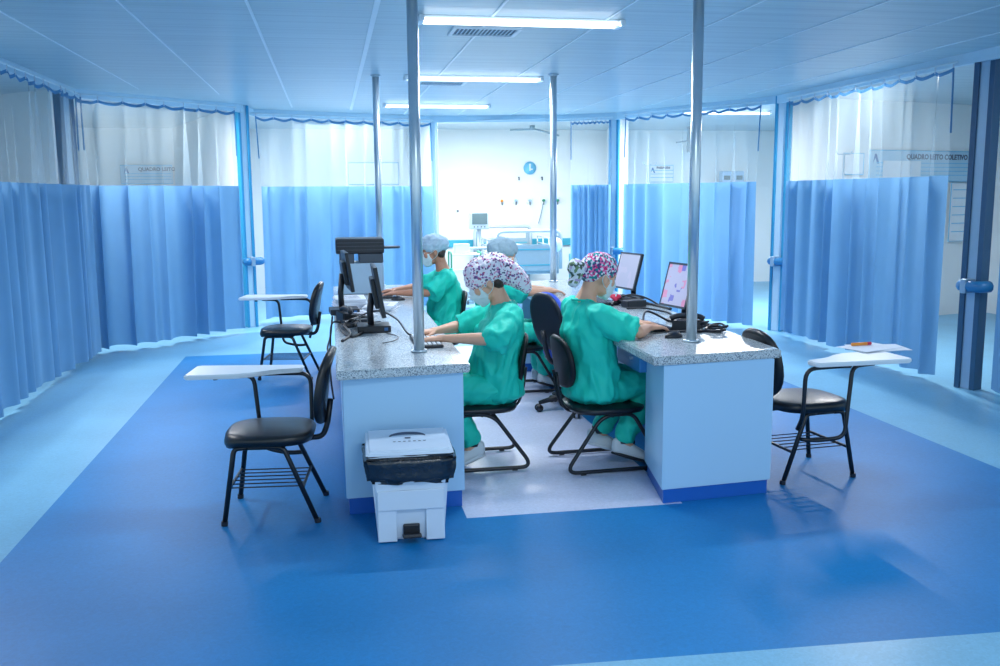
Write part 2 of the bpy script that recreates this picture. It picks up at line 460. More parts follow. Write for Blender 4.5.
# low blue panel wall sections visible beside the columns
wallseg('wall_panel_right', (5.02, 9.62), (5.02, 9.25), 0, .9, .03, 'drawer')
wallseg('wall_panel_right_front', (5.06, 6.3), (5.06, 5.75), 0, .9, .03, 'teal')

# ------------------------------------------------------------------ curtains
def curtain(path, label, folds, amp, seed, z_bot=.06, z_mid=1.67, z_top=2.50, hooks=0, flare=.0, tapesag=.03, lean=0.):
    path = [Vector(p) for p in path]
    root = thing('hospital_curtain', label, 'curtain', (path[0].x, path[0].y, 0), 0, 'blue curtains with clear tops around the bays')
    org = Vector((path[0].x, path[0].y))
    L_ = [0]
    for a, b in zip(path, path[1:]): L_.append(L_[-1]+(b-a).length)
    tot = L_[-1]; n = int(tot/.012)
    rnd = random.Random(seed); ph = [rnd.uniform(0, 6.28) for _ in range(6)]
    def base(s):
        s = min(max(s, 0), tot)
        for i in range(len(path)-1):
            if s <= L_[i+1]+1e-9:
                t = (s-L_[i])/(L_[i+1]-L_[i]); return path[i].lerp(path[i+1], t), (path[i+1]-path[i]).normalized()
    def pt(s, z):
        p, d = base(s); nn = Vector((-d.y, d.x)); u = s/tot
        k = folds*2*PI
        warp = u+.018*math.sin(u*k*.37+ph[0])+.012*math.sin(u*k*.61+ph[1])
        hang = (z_top-z)/(z_top-z_bot)
        a = amp*(.35+.65*min(1, hang*3))*(.75+.35*math.sin(u*11+ph[2]))
        w = math.sin(warp*k+ph[3])
        o = a*w+.14*a*math.sin(warp*k*2.17+ph[4]+hang*1.1)+flare*hang*math.sin(u*5+ph[5])
        q = p+nn*o+d*(.25*a*math.sin(warp*k*1+ph[5]+1.3*hang)+lean*hang*u)-org
        return Vector((q.x, q.y, z))
    def sheet(z0, z1, rows):
        bm = bmesh.new(); g = []
        for r in range(rows+1):
            z = z0+(z1-z0)*r/rows
            g.append([bm.verts.new(pt(tot*i/n, z)) for i in range(n+1)])
        for r in range(rows):
            for i in range(n): bm.faces.new((g[r][i], g[r][i+1], g[r+1][i+1], g[r+1][i]))
        return bm
    obj('blue_cloth', sheet(z_bot, z_mid, 14), 'curtain', root, True)
    obj('clear_panel', sheet(z_mid, z_top-.02, 8), 'netting', root, True)
    # header tape sagging between the hooks
    nh = hooks or max(4, int(tot/.22)); bm = bmesh.new(); g0 = []; g1 = []
    for i in range(n+1):
        s = tot*i/n; u = s/tot*nh; fr = u-math.floor(u); sag = tapesag*(1-abs(2*fr-1)**1.5)
        p = pt(s, z_top); p.z = z_top-sag
        g1.append(bm.verts.new(p)); q = p.copy(); q.z -= .028; g0.append(bm.verts.new(q))
    for i in range(n): bm.faces.new((g0[i], g0[i+1], g1[i+1], g1[i]))
    obj('header_tape', bm, 'tape', root, True)
    # side hem
    for s_, nm in ((0., 'side_hem'), (tot, 'side_hem')):
        pts = [pt(s_, z_mid+(z_top-z_mid)*(.4+.6*k/6)) for k in range(7)]
        obj(nm, T(pts, .008, 5), 'tape', root)
    hk = bmesh.new(); box(hk, (0, 0, 0), (.008, .008, .05)); hm = None
    for i in range(nh+1):
        p = pt(tot*i/nh, z_top)
        if hm is None: o = obj('hook', hk, 'hook', root); hm = o.data
        else: o = bpy.data.objects.new('hook', hm); C.objects.link(o); o.parent = root
        o.location = (p.x, p.y, z_top+.006)
    return root
def crail(pts, label):
    o = obj('curtain_rail', T([(x, y, 2.535) for x, y in pts], .009, 8), 'rail', None, True)
    return tag(o, label, 'curtain rail', 'white curtain rails under the ceiling')

curtain([(-2.33, 5.2), (-2.33, 8.2), (-2.30, 9.62)], 'blue curtain nearest the camera on the left wall, cut by the frame edge', 15, .06, 1)
curtain([(-2.36, 9.72), (-1.75, 10.15), (-1.02, 10.95)], 'wide softly lit blue curtain behind the two left tablet chairs', 8, .10, 2, flare=.02)
curtain([(-.86, 11.72), (1.34, 12.58)], 'blue curtain behind the left counter and its printer', 9, .085, 3)
curtain([(3.17, 12.22), (3.62, 11.92)], 'narrow bunched blue curtain just right of the open bay', 7, .05, 4, hooks=9, tapesag=.02)
curtain([(3.71, 11.52), (4.70, 9.78)], 'blue curtain behind the right counter computer screens', 8, .075, 5)
curtain([(4.80, 9.35), (4.84, 8.0), (4.80, 6.72)], 'blue curtain behind the right tablet chair, with sharp vertical folds', 11, .06, 6)
curtain([(4.87, 6.15), (4.82, 4.6)], 'blue curtain at the right edge of the room, mostly out of frame', 7, .04, 7)
crail([(-2.33, 5.0), (-2.33, 9.7)], 'white rail over the curtain nearest the camera at left')
crail([(-2.36, 9.72), (-1.75, 10.15), (-1.0, 10.97)], 'white rail over the wide curtain behind the left tablet chairs')
crail([(-.9, 11.7), (1.38, 12.6)], 'white rail over the curtain behind the left counter')
crail([(1.5, 12.75), (3.1, 12.25), (3.65, 11.9)], 'white rail over the open bay and narrow bunched curtain')
crail([(3.69, 11.56), (4.72, 9.74)], 'white rail over the curtain behind the right counter')
crail([(4.80, 9.4), (4.80, 6.66)], 'white rail over the curtain behind the right tablet chair')
crail([(4.87, 6.22), (4.82, 4.5)], 'white rail over the curtain cut by the right edge of frame')

# ------------------------------------------------------------------ ceiling fittings
def ceiling_light(x, y, label, group='ceiling tube lights', rz=-.12*0, power=60, L=1.22, near=False, col=(.90, .955, 1)):
    t = thing('ceiling_tube_light', label, 'ceiling light', (x, y, CEIL), rz, group)
    obj('housing', B((0, 0, -.010), (L+.02, .04, .018), .004), 'tubehousing', t)
    for s in (-1, 1):
        obj('fluorescent_tube', T([(-L/2+.02, s*.06, -.032), (L/2-.02, s*.06, -.032)], .010, 10), 'tube', t, True)
        obj('end_cap', B((s*(L/2), 0, -.028), (.03, .15, .036), .004), 'tubehousing', t)
    ld = bpy.data.lights.new('lamp', 'AREA'); ld.shape = 'RECTANGLE'; ld.size = L; ld.size_y = .022; ld.energy = power; ld.color = col
    lo = bpy.data.objects.new('lamp', ld); C.objects.link(lo); lo.location = (0, -.06, -.044); lo.parent = t
    return t
ceiling_light(1.17, 5.68, 'twin tube ceiling light nearest the camera, largest of the row', power=34, near=True)
ceiling_light(1.30, 8.45, 'middle twin tube ceiling light of the three over the counters', power=34, near=True)
ceiling_light(1.26, 11.05, 'farthest twin tube ceiling light over the counters, before the open bay', power=34, near=True)
BAY_AND_FILL = [(-2.60, 6.3, 60, 90, 'tube light in the bay behind the left-edge curtain'), (-2.02, 10.66, 66, 45, 'tube light in the bay behind the left tablet chairs'),
        (.16, 12.50, 84, 21, 'tube light in the bay behind the left counter'), (2.3, 12.95, 112, -8, 'tube light in the open centre bay'),
        (5.05, 11.6, 135, 0, 'tube light in the bay behind the right counter screens'), (5.06, 8.1, 66, 90, 'tube light in the bay behind the right tablet chair'), (5.2, 4.6, 18, 90, 'tube light in the bay behind the right-edge curtain'),
        (1.2, 1.6, 30, 0, 'fill tube light added over the near floor, out of frame'), (1.2, -.6, 24, 0, 'fill tube light added behind the camera, out of frame')]  # these two are added, unseen fill lights to brighten the counter fronts
for x, y, p, a_, l in BAY_AND_FILL: ceiling_light(x, y, 'ceiling '+l, 'ceiling tube lights in the bays', rz=math.radians(a_), power=p, col=(1, .975, .955) if y > 3 else (.90, .955, 1))

def vent(x, y, w, label):
    t = thing('ceiling_vent', label, 'vent', (x, y, CEIL), 0, 'air vents beside the ceiling lights')
    bm = bmesh.new()
    for s in (-1, 1):
        box(bm, (s*w/2, 0, -.008), (.025, .30, .016), .003); box(bm, (0, s*.14, -.008), (w, .025, .016), .003)
    obj('frame', bm, 'tubehousing', t); obj('backing', B((0, 0, -.003), (w, .28, .004)), 'ventdark', t)
    for k in range(16):
        obj('slat', B((-w/2+w*(k+.5)/16, 0, -.009), (.006, .26, .012), rot=(0, .5, 0)), 'tubehousing', t)
    return t
vent(1.02, 6.15, .42, 'white slatted ceiling vent beside the nearest tube light')
vent(1.07, 8.95, .42, 'white slatted ceiling vent behind the middle tube light')
vent(.95, 11.4, .42, 'white slatted ceiling vent behind the farthest tube light')

# ------------------------------------------------------------------ counters
CL = [(0.0, 4.36), (.645, 4.43), (.645, 8.6), (0.0, 8.6)]
CR = [(1.527, 4.262), (2.235, 4.345), (2.30, 8.4), (1.55, 8.4)]
def worktop(outline, label, TOP=TOP):
    bm = bmesh.new(); prism(bm, outline, TOP-.045, TOP, .006)
    return tag(obj('granite_worktop', bm, 'granite'), label, 'worktop')
worktop(CL, 'speckled grey granite worktop of the left counter, above the white bin')
worktop(CR, 'speckled grey granite worktop of the right counter, under the lit screens', TR)

def counter(outlines, label, TOP=TOP, PH=.085):
    t = thing('counter_base', label, 'counter')
    for nm, ol in outlines:
        bm = bmesh.new(); prism(bm, ol, PH, TOP-.046, .003); obj(nm, bm, 'laminate', t)
        cx = sum(p[0] for p in ol)/len(ol); cy = sum(p[1] for p in ol)/len(ol)
        o2 = [(cx+(x-cx)*(1-.012/max(.012, abs(x-cx))), cy+(y-cy)*(1-.012/max(.012, abs(y-cy)))) for x, y in ol]
        bm = bmesh.new(); prism(bm, o2, 0.001, PH+.001, .0); obj('plinth', bm, 'plinth', t)
    return t
cl = counter([('end_block', [(.03, 4.44), (.615, 4.46), (.615, 4.84), (.03, 4.84)]), ('side_panel', [(.03, 4.842), (.07, 4.842), (.07, 8.1), (.03, 8.1)]), ('end_block', [(.03, 8.102), (.58, 8.102), (.58, 8.5), (.03, 8.5)])],
             'pale blue counter base on the left with dark blue plinth, behind the bin')
cr = counter([('end_block', [(1.59, 4.29), (2.20, 4.345), (2.225, 4.76), (1.675, 4.80)]), ('side_panel', [(2.175, 4.762), (2.215, 4.762), (2.25, 7.9), (2.21, 7.9)]), ('end_block', [(1.62, 7.902), (2.26, 7.902), (2.26, 8.3), (1.62, 8.3)])],
             'pale blue counter base on the right with dark blue plinth and drawer', TR, .075)
dr = obj('drawer', B((1.83, 4.98, .645), (.40, .40, .13), .006), 'drawer', cr)
obj('drawer_edge', B((2.04, 4.98, .645), (.012, .41, .13), .003), 'black', dr)
obj('knob', T([(1.635, 4.9, .645), (1.615, 4.9, .645)], .010, 10), 'chrome', dr)

def pole(x, y, r, label, TOP=TOP):
    t = thing('steel_pole', label, 'pole', (x, y, TOP), 0, 'steel poles from counters to ceiling')
    obj('shaft', T([(0, 0, .001), (0, 0, CEIL-TOP-.001)], r, 20), 'chrome', t, True)
    obj('base_flange', T([(0, 0, .001), (0, 0, .012)], r+.014, 20), 'chrome', t, True)
    obj('ceiling_flange', T([(0, 0, CEIL-TOP-.014), (0, 0, CEIL-TOP-.001)], r+.016, 20), 'chrome', t, True)
pole(.435, 4.83, .0285, 'nearest steel pole on the left counter, right of the keyboard')
pole(1.885, 4.68, .0285, 'nearest steel pole on the right counter, before the lit screen', TR)
pole(.43, 8.50, .030, 'far steel pole on the left counter, beside the printer')
pole(1.98, 8.25, .030, 'far steel pole on the right counter, before the open bay', TR)

# ------------------------------------------------------------------ pedal bin
def pedal_bin():
    t = thing('pedal_bin', 'white pedal bin lined with a black bag, before the left counter', 'bin', (.315, 4.18, 0), math.radians(-1))
    def frus(z0, z1, w0, d0, w1, d1, ins=0, bev=.012):
        bm = bmesh.new(); v = []
        for z, w, d in ((z0, w0, d0), (z1, w1, d1)):
            v.append([bm.verts.new((sx*w/2, sy*d/2, z)) for sx, sy in ((-1, -1), (1, -1), (1, 1), (-1, 1))])
        bm.faces.new(v[0][::-1]); bm.faces.new(v[1])
        for i in range(4): bm.faces.new((v[0][i], v[0][(i+1) % 4], v[1][(i+1) % 4], v[1][i]))
        bmesh.ops.bevel(bm, geom=bm.edges[:], offset=bev, segments=2, affect='EDGES'); return bm
    body = frus(.001, .38, .30, .24, .355, .285)
    body_o = obj('body', body, 'bin', t)
    # front recess frame: two side ribs and an arch over the pedal
    bm = bmesh.new(); box(bm, (-.108, -.134, .12), (.085, .02, .23), .004, (-.065, 0, 0)); box(bm, (.108, -.134, .12), (.085, .02, .23), .004, (-.065, 0, 0)); box(bm, (0, -.139, .195), (.30, .02, .09), .004, (-.065, 0, 0))
    obj('front_ribs', bm, 'bin', t)
    bm = frus(0.268, .405, .385, .315, .425, .345, bev=.02)
    bmesh.ops.subdivide_edges(bm, edges=bm.edges[:], cuts=5, use_grid_fill=True)
    for v in bm.verts:
        if v.co.z < .33:
            v.co.z += .02*noise.noise(Vector((v.co.x*14, v.co.y*14, 3)))+.006*math.sin(v.co.x*30)
        v.co += v.normal*.008*noise.noise(v.co*26)
    obj('bin_liner', bm, 'bag', t, True)
    bm = frus(.398, .428, .40, .325, .375, .30, bev=.010)
    # lid slopes up to the back
    for v in bm.verts:
        if v.co.z > .41: v.co.z += (v.co.y+.15)*.08
    lid = obj('lid', bm, 'bin', t)
    lz = lambda y: .4290+(y+.15)*.08
    bm = bmesh.new()  # arched emblem on the lid and a line of tiny marks below it
    arc = [(math.cos(a)*.085, .035+math.sin(a)*.06) for a in [PI*k/12 for k in range(13)]]
    inn = [(math.cos(a)*.078, .035+math.sin(a)*.022) for a in [PI*k/12 for k in range(12, -1, -1)]]
    pts = arc+inn; f = bm.faces.new([bm.verts.new((x, y, lz(y)+.0008)) for x, y in pts])
    f2 = bm.faces.new([bm.verts.new((x, y, lz(y)+.0008)) for x, y in ((-.012, .0), (.012, .0), (.014, .02), (-.014, .02))])
    obj('emblem', bm, 'ink', lid)
    bm = bmesh.new()
    for k in range(7):
        x = -.07+k*.023; y = -.04
        bm.faces.new([bm.verts.new((x+dx, y+dy, lz(y+dy)+.0008)) for dx, dy in ((0, 0), (.012, 0), (.012, .008), (0, .008))])
    obj('lettering', bm, 'ink', lid)
    p = B((0, -.165, .035), (.085, .07, .016), .005, (-.25, 0, 0)); box(p, (0, -.135, .05), (.075, .02, .06), .006)
    obj('pedal', p, 'black', t)
pedal_bin()

# ------------------------------------------------------------------ tablet chairs
def tablet_chair(label):
    t = thing('tablet_arm_chair', label, 'chair', group='black tablet arm chairs')
    s = cushion(bmesh.new(), superell(.215, .215, 3.2), .378, .43, .012)
    for v in s.verts:
        if v.co.x > .12 and v.co.z < .42: v.co.z -= (v.co.x-.12)*.25
    obj('seat', s, 'vinyl', t, True)
    b = cushion(bmesh.new(), superell(.192, .185, 2.4), -.02, .02, .012)
    for v in b.verts: v.co.z += .9*v.co.y**2
    b.transform(Matrix.Translation((-.28, 0, .632)) @ Matrix.Rotation(math.radians(-10), 4, 'Y') @ Matrix.Rotation(PI/2, 4, 'Y'))
    obj('backrest', b, 'vinyl', t, True)
    obj('back_support', T(fillet([(-.12, 0, .368), (-.25, 0, .368), (-.275, 0, .43), (-.295, 0, .56)], .05), .014, 8), 'blackmetal', t, True)
    for sy in (-1, 1):
        for a, bq in (((.15, sy*.17, .368), (.205, sy*.205, .001)), ((-.08, sy*.17, .368), (-.235, sy*.205, .001))):
            sgn = 1 if a[0] > 0 else -1
            pts = fillet([(a[0]-sgn*.06, sy*.17, .368), (a[0]+sgn*.0, sy*.17, .368), bq], .05)
            l = obj('leg', T(pts, .0125, 8), 'blackmetal', t, True)
            obj('rubber_foot', T([(bq[0], bq[1], .001), (bq[0]-sgn*.002, bq[1], .022)], .016, 8), 'black', l)
    bm = T([(.10, -.17, .368), (-.06, -.17, .368)], .011, 8); tube(bm, [(.10, .17, .368), (-.06, .17, .368)], .011, 8)
    tube(bm, [(.09, -.17, .368), (.09, .17, .368)], .01, 8); tube(bm, [(-.08, -.17, .368), (-.08, .17, .368)], .01, 8)
    obj('seat_frame', bm, 'blackmetal', t, True)
    bm = bmesh.new()
    for x in (.185, -.165): box(bm, (x, 0, .165), (.012, .37, .014), .002)
    for k in range(6): tube(bm, [(.185, -.15+k*.06, .168), (-.165, -.15+k*.06, .168)], .0032, 6)
    obj('book_rack', bm, 'blackmetal', t)
    obj('arm_post', T(fillet([(-.16, -.21, .30), (-.17, -.27, .38), (-.17, -.28, .638), (-.02, -.28, .642), (.10, -.28, .640)], .06), .0115, 8), 'blackmetal', t, True)
    obj('arm_post', T(fillet([(.26, -.26, .64), (.12, -.27, .636), (.09, -.27, .25), (-.05, -.22, .23), (-.13, -.20, .24)], .05), .0115, 8), 'blackmetal', t, True)
    ol = [(-.12, -.33), (.40, -.37), (.425, -.35), (.43, -.10), (.41, -.085), (.17, -.10), (.09, -.135), (.03, -.19), (-.03, -.215), (-.12, -.225), (-.135, -.24), (-.135, -.315)]
    bm = bmesh.new(); prism(bm, ol, .652, .676, .005)
    tb = obj('writing_tablet', bm, 'whiteboard', t)
    obj('knob', T([(.30, -.2, .652), (.30, -.2, .63)], .012, 8), 'black', tb)
    return t
tc0 = tablet_chair('black tablet arm chair left of the bin, nearest the camera')
tc0.location = (-.325, 4.60, 0); tc0.rotation_euler = (0, 0, PI-.09)
dup(tc0, (-.41, 8.2, 0), PI-.16, 'smaller looking tablet arm chair farther back, before the left curtain')
dup(tc0, (2.55, 4.70, 0), .10, 'tablet arm chair right of the right counter, papers on its tablet')

# papers and marker on the right chair's tablet
bm = bmesh.new()
for k, (dx, dy, r) in enumerate(((0, 0, .1), (.03, .015, -.15), (-.02, .02, .35))):
    box(bm, (dx, dy, .0015+k*.0025), (.30, .21, .002), 0, (0, 0, r))
tag(obj('paper_sheets', bm, 'paper'), 'loose white papers on the tablet of the right chair', 'papers').location = (2.98, 4.70, .677)
o = obj('marker_pen', T([(-.05, 0, 0), (.05, 0, 0)], .009, 8), 'orange', None, True); obj('pen_cap', T([(.05, 0, 0), (.075, .0, 0)], .0095, 8), 'red', o)
tag(o, 'orange marker with red cap on the papers of the right chair', 'marker'); o.location = (2.93, 4.77, .695); o.rotation_euler = (0, 0, .1)

# ------------------------------------------------------------------ sled chairs
def sled_chair(label, cat_group='black sled base chairs of the seated staff'):
    t = thing('sled_base_chair', label, 'chair', group=cat_group)
    s = cushion(bmesh.new(), superell(.22, .215, 3.2), .335, .372, .008); obj('seat', s, 'vinyl', t, True)
    b = cushion(bmesh.new(), superell(.15, .185, 2.5), -.016, .016, .012)
    for v in b.verts: v.co.z += .7*v.co.y**2
    b.transform(Matrix.Translation((-.255, 0, .615)) @ Matrix.Rotation(math.radians(-9), 4, 'Y') @ Matrix.Rotation(PI/2, 4, 'Y'))
    obj('backrest', b, 'shell', t, True)
    for sy in (-.03, .03):
        obj('back_support', T(fillet([(-.02, sy, .328), (-.23, sy, .328), (-.265, sy, .42), (-.285, sy, .56)], .07), .008, 8), 'blackmetal', t, True)
    for sy in (-1, 1):
        y = sy*.21
        obj('sled_frame', T(fillet([(.10, y*.85, .328), (-.06, y*.85, .328), (-.285, y, .018), (.30, y, .018), (.12, y*.85, .328), (.03, y*.85, .328)], .075, 7), .0115, 8), 'blackmetal', t, True)
        for x in (-.18, .2): obj('rubber_foot', T([(x-.015, y, .009), (x+.015, y, .009)], .0085, 8), 'black', t)
    obj('cross_tube', T([(0, -.18, .322), (0, .18, .322)], .010, 8), 'blackmetal', t, True)
    return t
sc0 = sled_chair('black sled base chair under the person in the floral cap at left counter')
sc0.location = (.80, 5.22, 0); sc0.rotation_euler = (0, 0, PI)
dup(sc0, (1.505, 5.06, 0), .05, 'black sled base chair under the person at right counter, back to camera')
dup(sc0, (.80, 7.62, 0), PI, 'black sled base chair under the far person at the left counter')
dup(sc0, (1.43, 7.22, 0), .0, 'black sled base chair under the half hidden far person at right counter')

# swivel chair
def swivel():
    t = thing('swivel_office_chair', 'empty swivel chair with blue cushions between the seated staff', 'chair', (1.71, 6.42, 0), .35)
    sh = cushion(bmesh.new(), superell(.20, .21, 3), .37, .395, .004); obj('seat_shell', sh, 'black', t, True)
    se = cushion(bmesh.new(), superell(.21, .22, 3), .395, .44, .012); obj('seat', se, 'cushion_blue', t, True)
    for nm, off, m, sc, th in (('back_cushion', .028, 'cushion_blue', 1.0, .02), ('back_shell', -.006, 'black', .99, .014)):
        b = cushion(bmesh.new(), superell(.215*sc, .20*sc, 2.5), -th, th, .010)
        b.transform(Matrix.Translation((-.24+off, 0, .66)) @ Matrix.Rotation(math.radians(-12), 4, 'Y') @ Matrix.Rotation(PI/2, 4, 'Y'))
        obj(nm, b, m, t, True)
    obj('back_support', T(fillet([(.0, 0, .36), (-.22, 0, .36), (-.26, 0, .46), (-.285, 0, .60)], .06), .018, 8), 'black', t, True)
    obj('gas_lift', T([(0, 0, .09), (0, 0, .37)], .024, 12), 'blackmetal', t, True)
    for k in range(5):
        a = k*2*PI/5+.35; c, s = math.cos(a), math.sin(a)
        l = obj('base_arm', T([(0, 0, .10), (c*.15, s*.15, .095), (c*.28, s*.28, .065)], .02, 8, radii=[.028, .022, .014]), 'black', t, True)
        bm = bmesh.new()
        for q in (-.016, .016):
            cyl(bm, (c*.28-s*(q-.007), s*.28+c*(q-.007), .028), (c*.28-s*(q+.007), s*.28+c*(q+.007), .028), .027, seg=14)
        obj('caster', bm, 'black', l, True)
swivel()

# ------------------------------------------------------------------ people
def V(*a): return Vector(a)

def hand_nodes(bm, wrist, d, up, side, curl=.5, s=1.):
    """palm, four unequal bent fingers and a thumb leaving the side of the palm. d: pointing direction, up: back of hand, side: thumb side"""
    d = Vector(d).normalized(); up = (Vector(up)-d*Vector(up).dot(d)).normalized(); lat = d.cross(up).normalized()
    if lat.dot(Vector(side)) < 0: lat = -lat
    w = Vector(wrist); k = w+d*.078*s
    chain(bm, [(w, .021*s), (w+d*.02*s, .022*s)])
    hull(bm, [(w+d*.012*s+lat*.012*s, .014*s), (w+d*.012*s-lat*.012*s, .014*s), (k+lat*.030*s, .0115*s), (k-lat*.030*s, .0105*s), (k, .013*s)])
    for i, (off, ln) in enumerate(((.030, .070), (.010, .078), (-.011, .073), (-.030, .058))):
        p = k+lat*off*s+d*.004; a = curl*(.35+.08*i); q = p; segs = [(p, .0095*s)]
        dd = d+lat*off*2.2
        dd.normalize()
        for j, fr in enumerate((.45, .31, .24)):
            dd = (dd*math.cos(a)-up*math.sin(a)).normalized(); q = q+dd*ln*fr*s; segs.append((q, (.0085, .0077, .0066)[j]*s)); a = curl*.75
        chain(bm, segs)
    t0 = w+d*.022*s+lat*.022*s; t1 = t0+(d*.6+lat*.75-up*.25).normalized()*.036*s; t2 = t1+(d*.92+lat*.25-up*.25).normalized()*.030*s; t3 = t2+(d*.98-up*.2).normalized()*.022*s
    chain(bm, [(t0, .014*s), (t1, .011*s), (t2, .0095*s), (t3, .0078*s)])

def person(label, loc, rz, skin, head, neck, sh, elb, wri, hdir, knee, ank, toe, lean=.04, cap='capblue', cap_kind='bouffant', hips=(0, 0), curl=.5, torso_w=1., badge=False, headyaw=0., seed=0., legs_visible=True, hair_show=True, bust=.0, sl=.74):
    root = thing('person', label, 'person', loc, rz, 'seated staff in green scrubs')
    # --- head frame
    hc, pitch = Vector(head[:3]), head[3]
    HM = Matrix.Translation(hc) @ Matrix.Rotation(headyaw, 4, 'Z') @ Matrix.Rotation(pitch, 4, 'Y')
    h = lambda x, y, z: HM @ Vector((x, y, z))
    bm = bmesh.new()
    def el(p, r, pit=None):
        t = bmesh.new(); bmesh.ops.create_uvsphere(t, u_segments=24, v_segments=16, radius=1)
        t.transform(HM @ Matrix.Translation(p) @ Matrix.Diagonal((r[0], r[1], r[2], 1))); merge(bm, t)
    el((-.012, 0, .030), (.095, .076, .088))                # skull
    el((.035, 0, -.035), (.058, .058, .070))                # face
    hull(bm, [(h(.035, .03, -.070), .026), (h(.035, -.03, -.070), .026), (h(.070, 0, -.092), .020), (h(.02, 0, -.05), .04)])   # jaw and chin
    for s in (-1, 1):
        el((.066, s*.032, -.018), (.024, .024, .026))       # cheek
        hull(bm, [(h(.084, s*.014, .030), .009), (h(.074, s*.048, .028), .010)])      # brow ridge
        hull(bm, [(h(.082, s*.020, .014), .0055), (h(.078, s*.040, .013), .0055)])    # upper lid
        hull(bm, [(h(.082, s*.022, -.002), .005), (h(.078, s*.038, -.002), .005)])    # lower lid
        el((-.004, s*.079, -.008), (.017, .008, .030)); el((-.004, s*.075, -.030), (.009, .008, .011))   # ear and lobe
        el((.098, s*.010, -.033), (.009, .007, .007))       # nostril
    hull(bm, [(h(.088, 0, .020), .0075), (h(.110, 0, -.028), .0095), (h(.094, 0, -.034), .008)])      # nose
    hull(bm, [(h(.090, .018, -.056), .005), (h(.090, -.018, -.056), .005), (h(.096, 0, -.054), .007)])
    hull(bm, [(h(.088, .014, -.067), .006), (h(.088, -.014, -.067), .006), (h(.093, 0, -.067), .007)])
    # --- neck, torso
    nk = Vector(neck)
    chain(bm, [(h(-.035, 0, -.03), (.048, .046, .05)), (nk.lerp(h(-.035, 0, -.03), .4), .048), (nk, (.056, .062, .05)), (nk-V(.02, 0, .07), (.075, .10, .05))])
    hx, hy = hips; tw = torso_w
    pel = V(hx, hy, .455); abd = V(lerp(hx, nk.x-.03, .35)+lean*.3, lerp(hy, nk.y, .35), .60); ch = V(lerp(hx, nk.x-.02, .72), lerp(hy, nk.y, .72), .775)
    S = {s: Vector(sh[i]) for i, s in enumerate((-1, 1))}
    chain(bm, [(pel, (.115, .165*tw, .085)), (abd, (.098, .130*tw, .09)), (ch, (.098, .145*tw, .10))])
    hull(bm, [(ch, (.09, .14*tw, .09)), (S[-1]+V(0, .02, -.01), .045), (S[1]-V(0, .02, .01), .045), (nk-V(.02, 0, .03), (.06, .07, .04))])
    for i, s in enumerate((-1, 1)):
        e, w_ = Vector(elb[i]), Vector(wri[i])
        chain(bm, [(S[s], .046), (S[s].lerp(e, .45), .043), (e, .035), (e.lerp(w_, .3), .036), (e.lerp(w_, .75), .026), (w_, .021)])
        d = Vector(hdir[i]); hand_nodes(bm, w_, d, (0, 0, 1), (0, -s, 0), curl)
        kn, an, to = Vector(knee[i]), Vector(ank[i]), Vector(toe[i])
        chain(bm, [(pel+V(.02, s*.085, 0), (.085, .08, .078)), (pel.lerp(kn, .5)+V(0, s*.04, 0), .068), (kn, .052), (kn.lerp(an, .35)-V(.012, 0, 0), .050), (kn.lerp(an, .75), .034), (an, .031)])
        chain(bm, [(an, .031), (an.lerp(to, .5)-V(0, 0, .02), .028), (to, .022)])
    body = remesh('body', bm, skin, root, .0052, 3)
    # --- eyes
    for s in (-1, 1):
        t = bmesh.new(); ellips(t, (0, 0, 0), (.0125, .0125, .0125)); t.transform(HM @ Matrix.Translation((.0745, s*.030, .006)))
        e_ = obj('eye', t, 'eye', root, True)
        t = bmesh.new(); ellips(t, (0, 0, 0), (.003, .006, .006)); t.transform(HM @ Matrix.Translation((.0860, s*.0305, .006))); obj('iris', t, 'iris', e_, True)
    # --- shirt
    bm = bmesh.new()
    chain(bm, [(V(hx+.005, hy, .425), (.150, .190*tw, .055)), (V(hx+.01, hy, .49), (.150, .190*tw, .08)), (abd+V(.02, 0, 0), (.145, .170*tw, .10)), (ch+V(bust*.2, 0, 0), (.128, .172*tw, .10))])
    if bust:
        for s in (-1, 1): hull(bm, [(ch+V(.02, s*.06, .03), .07), (ch+V(.02+bust, s*.072, -.02), .072), (ch+V(.03, s*.07, -.11), .075)])
    hull(bm, [(ch+V(.0, 0, -.02), (.118, .168*tw, .10)), (S[-1]+V(0, .02, -.005), .062), (S[1]-V(0, .02, .005), .062), (nk-V(.025, 0, .045), (.075, .09, .040))])
    for i, s in enumerate((-1, 1)):
        e = Vector(elb[i]); a = S[s]
        cuff = a.lerp(e, sl); chain(bm, [(a, .066), (a.lerp(e, .4)-V(0, 0, .010), .074), (cuff-V(0, 0, .010), .078)])
        dn = (e-a).normalized(); t = bmesh.new(); bmesh.ops.create_cone(t, cap_ends=True, segments=20, radius1=.074, radius2=.080, depth=.05)
        t.transform(Matrix.Translation(cuff+dn*.025-V(0, 0, .012)) @ dn.to_track_quat('Z', 'Y').to_matrix().to_4x4()); merge(bm, t)
    shirt = remesh('scrub_top', bm, 'scrubs', root, .008, 4, .016, (12, 12, 7), seed)
    # neckline band and V opening edge
    bmn = bmesh.new(); pts = []
    for k in range(20):
        a = 2*PI*k/20; fx = math.cos(a)
        pts.append(nk+V(-.012+.072*fx, .075*math.sin(a), -.005-.06*max(0, fx)**1.5-.004))
    tube(bmn, pts, .006, 6, closed=True); obj('neckband', bmn, 'scrubs', shirt, True)
    # --- trousers
    bm = bmesh.new()
    hull(bm, [(V(hx, hy, .44), (.140, .180*tw, .07)), (V(hx+.05, hy, .45), (.10, .16, .075))])
    for i, s in enumerate((-1, 1)):
        kn, an = Vector(knee[i]), Vector(ank[i])
        chain(bm, [(pel+V(.02, s*.085, -.005), (.095, .09, .085)), (pel.lerp(kn, .5)+V(0, s*.04, -.004), .086), (kn, .070), (kn.lerp(an, .4), .068), (kn.lerp(an, .88), .060)])
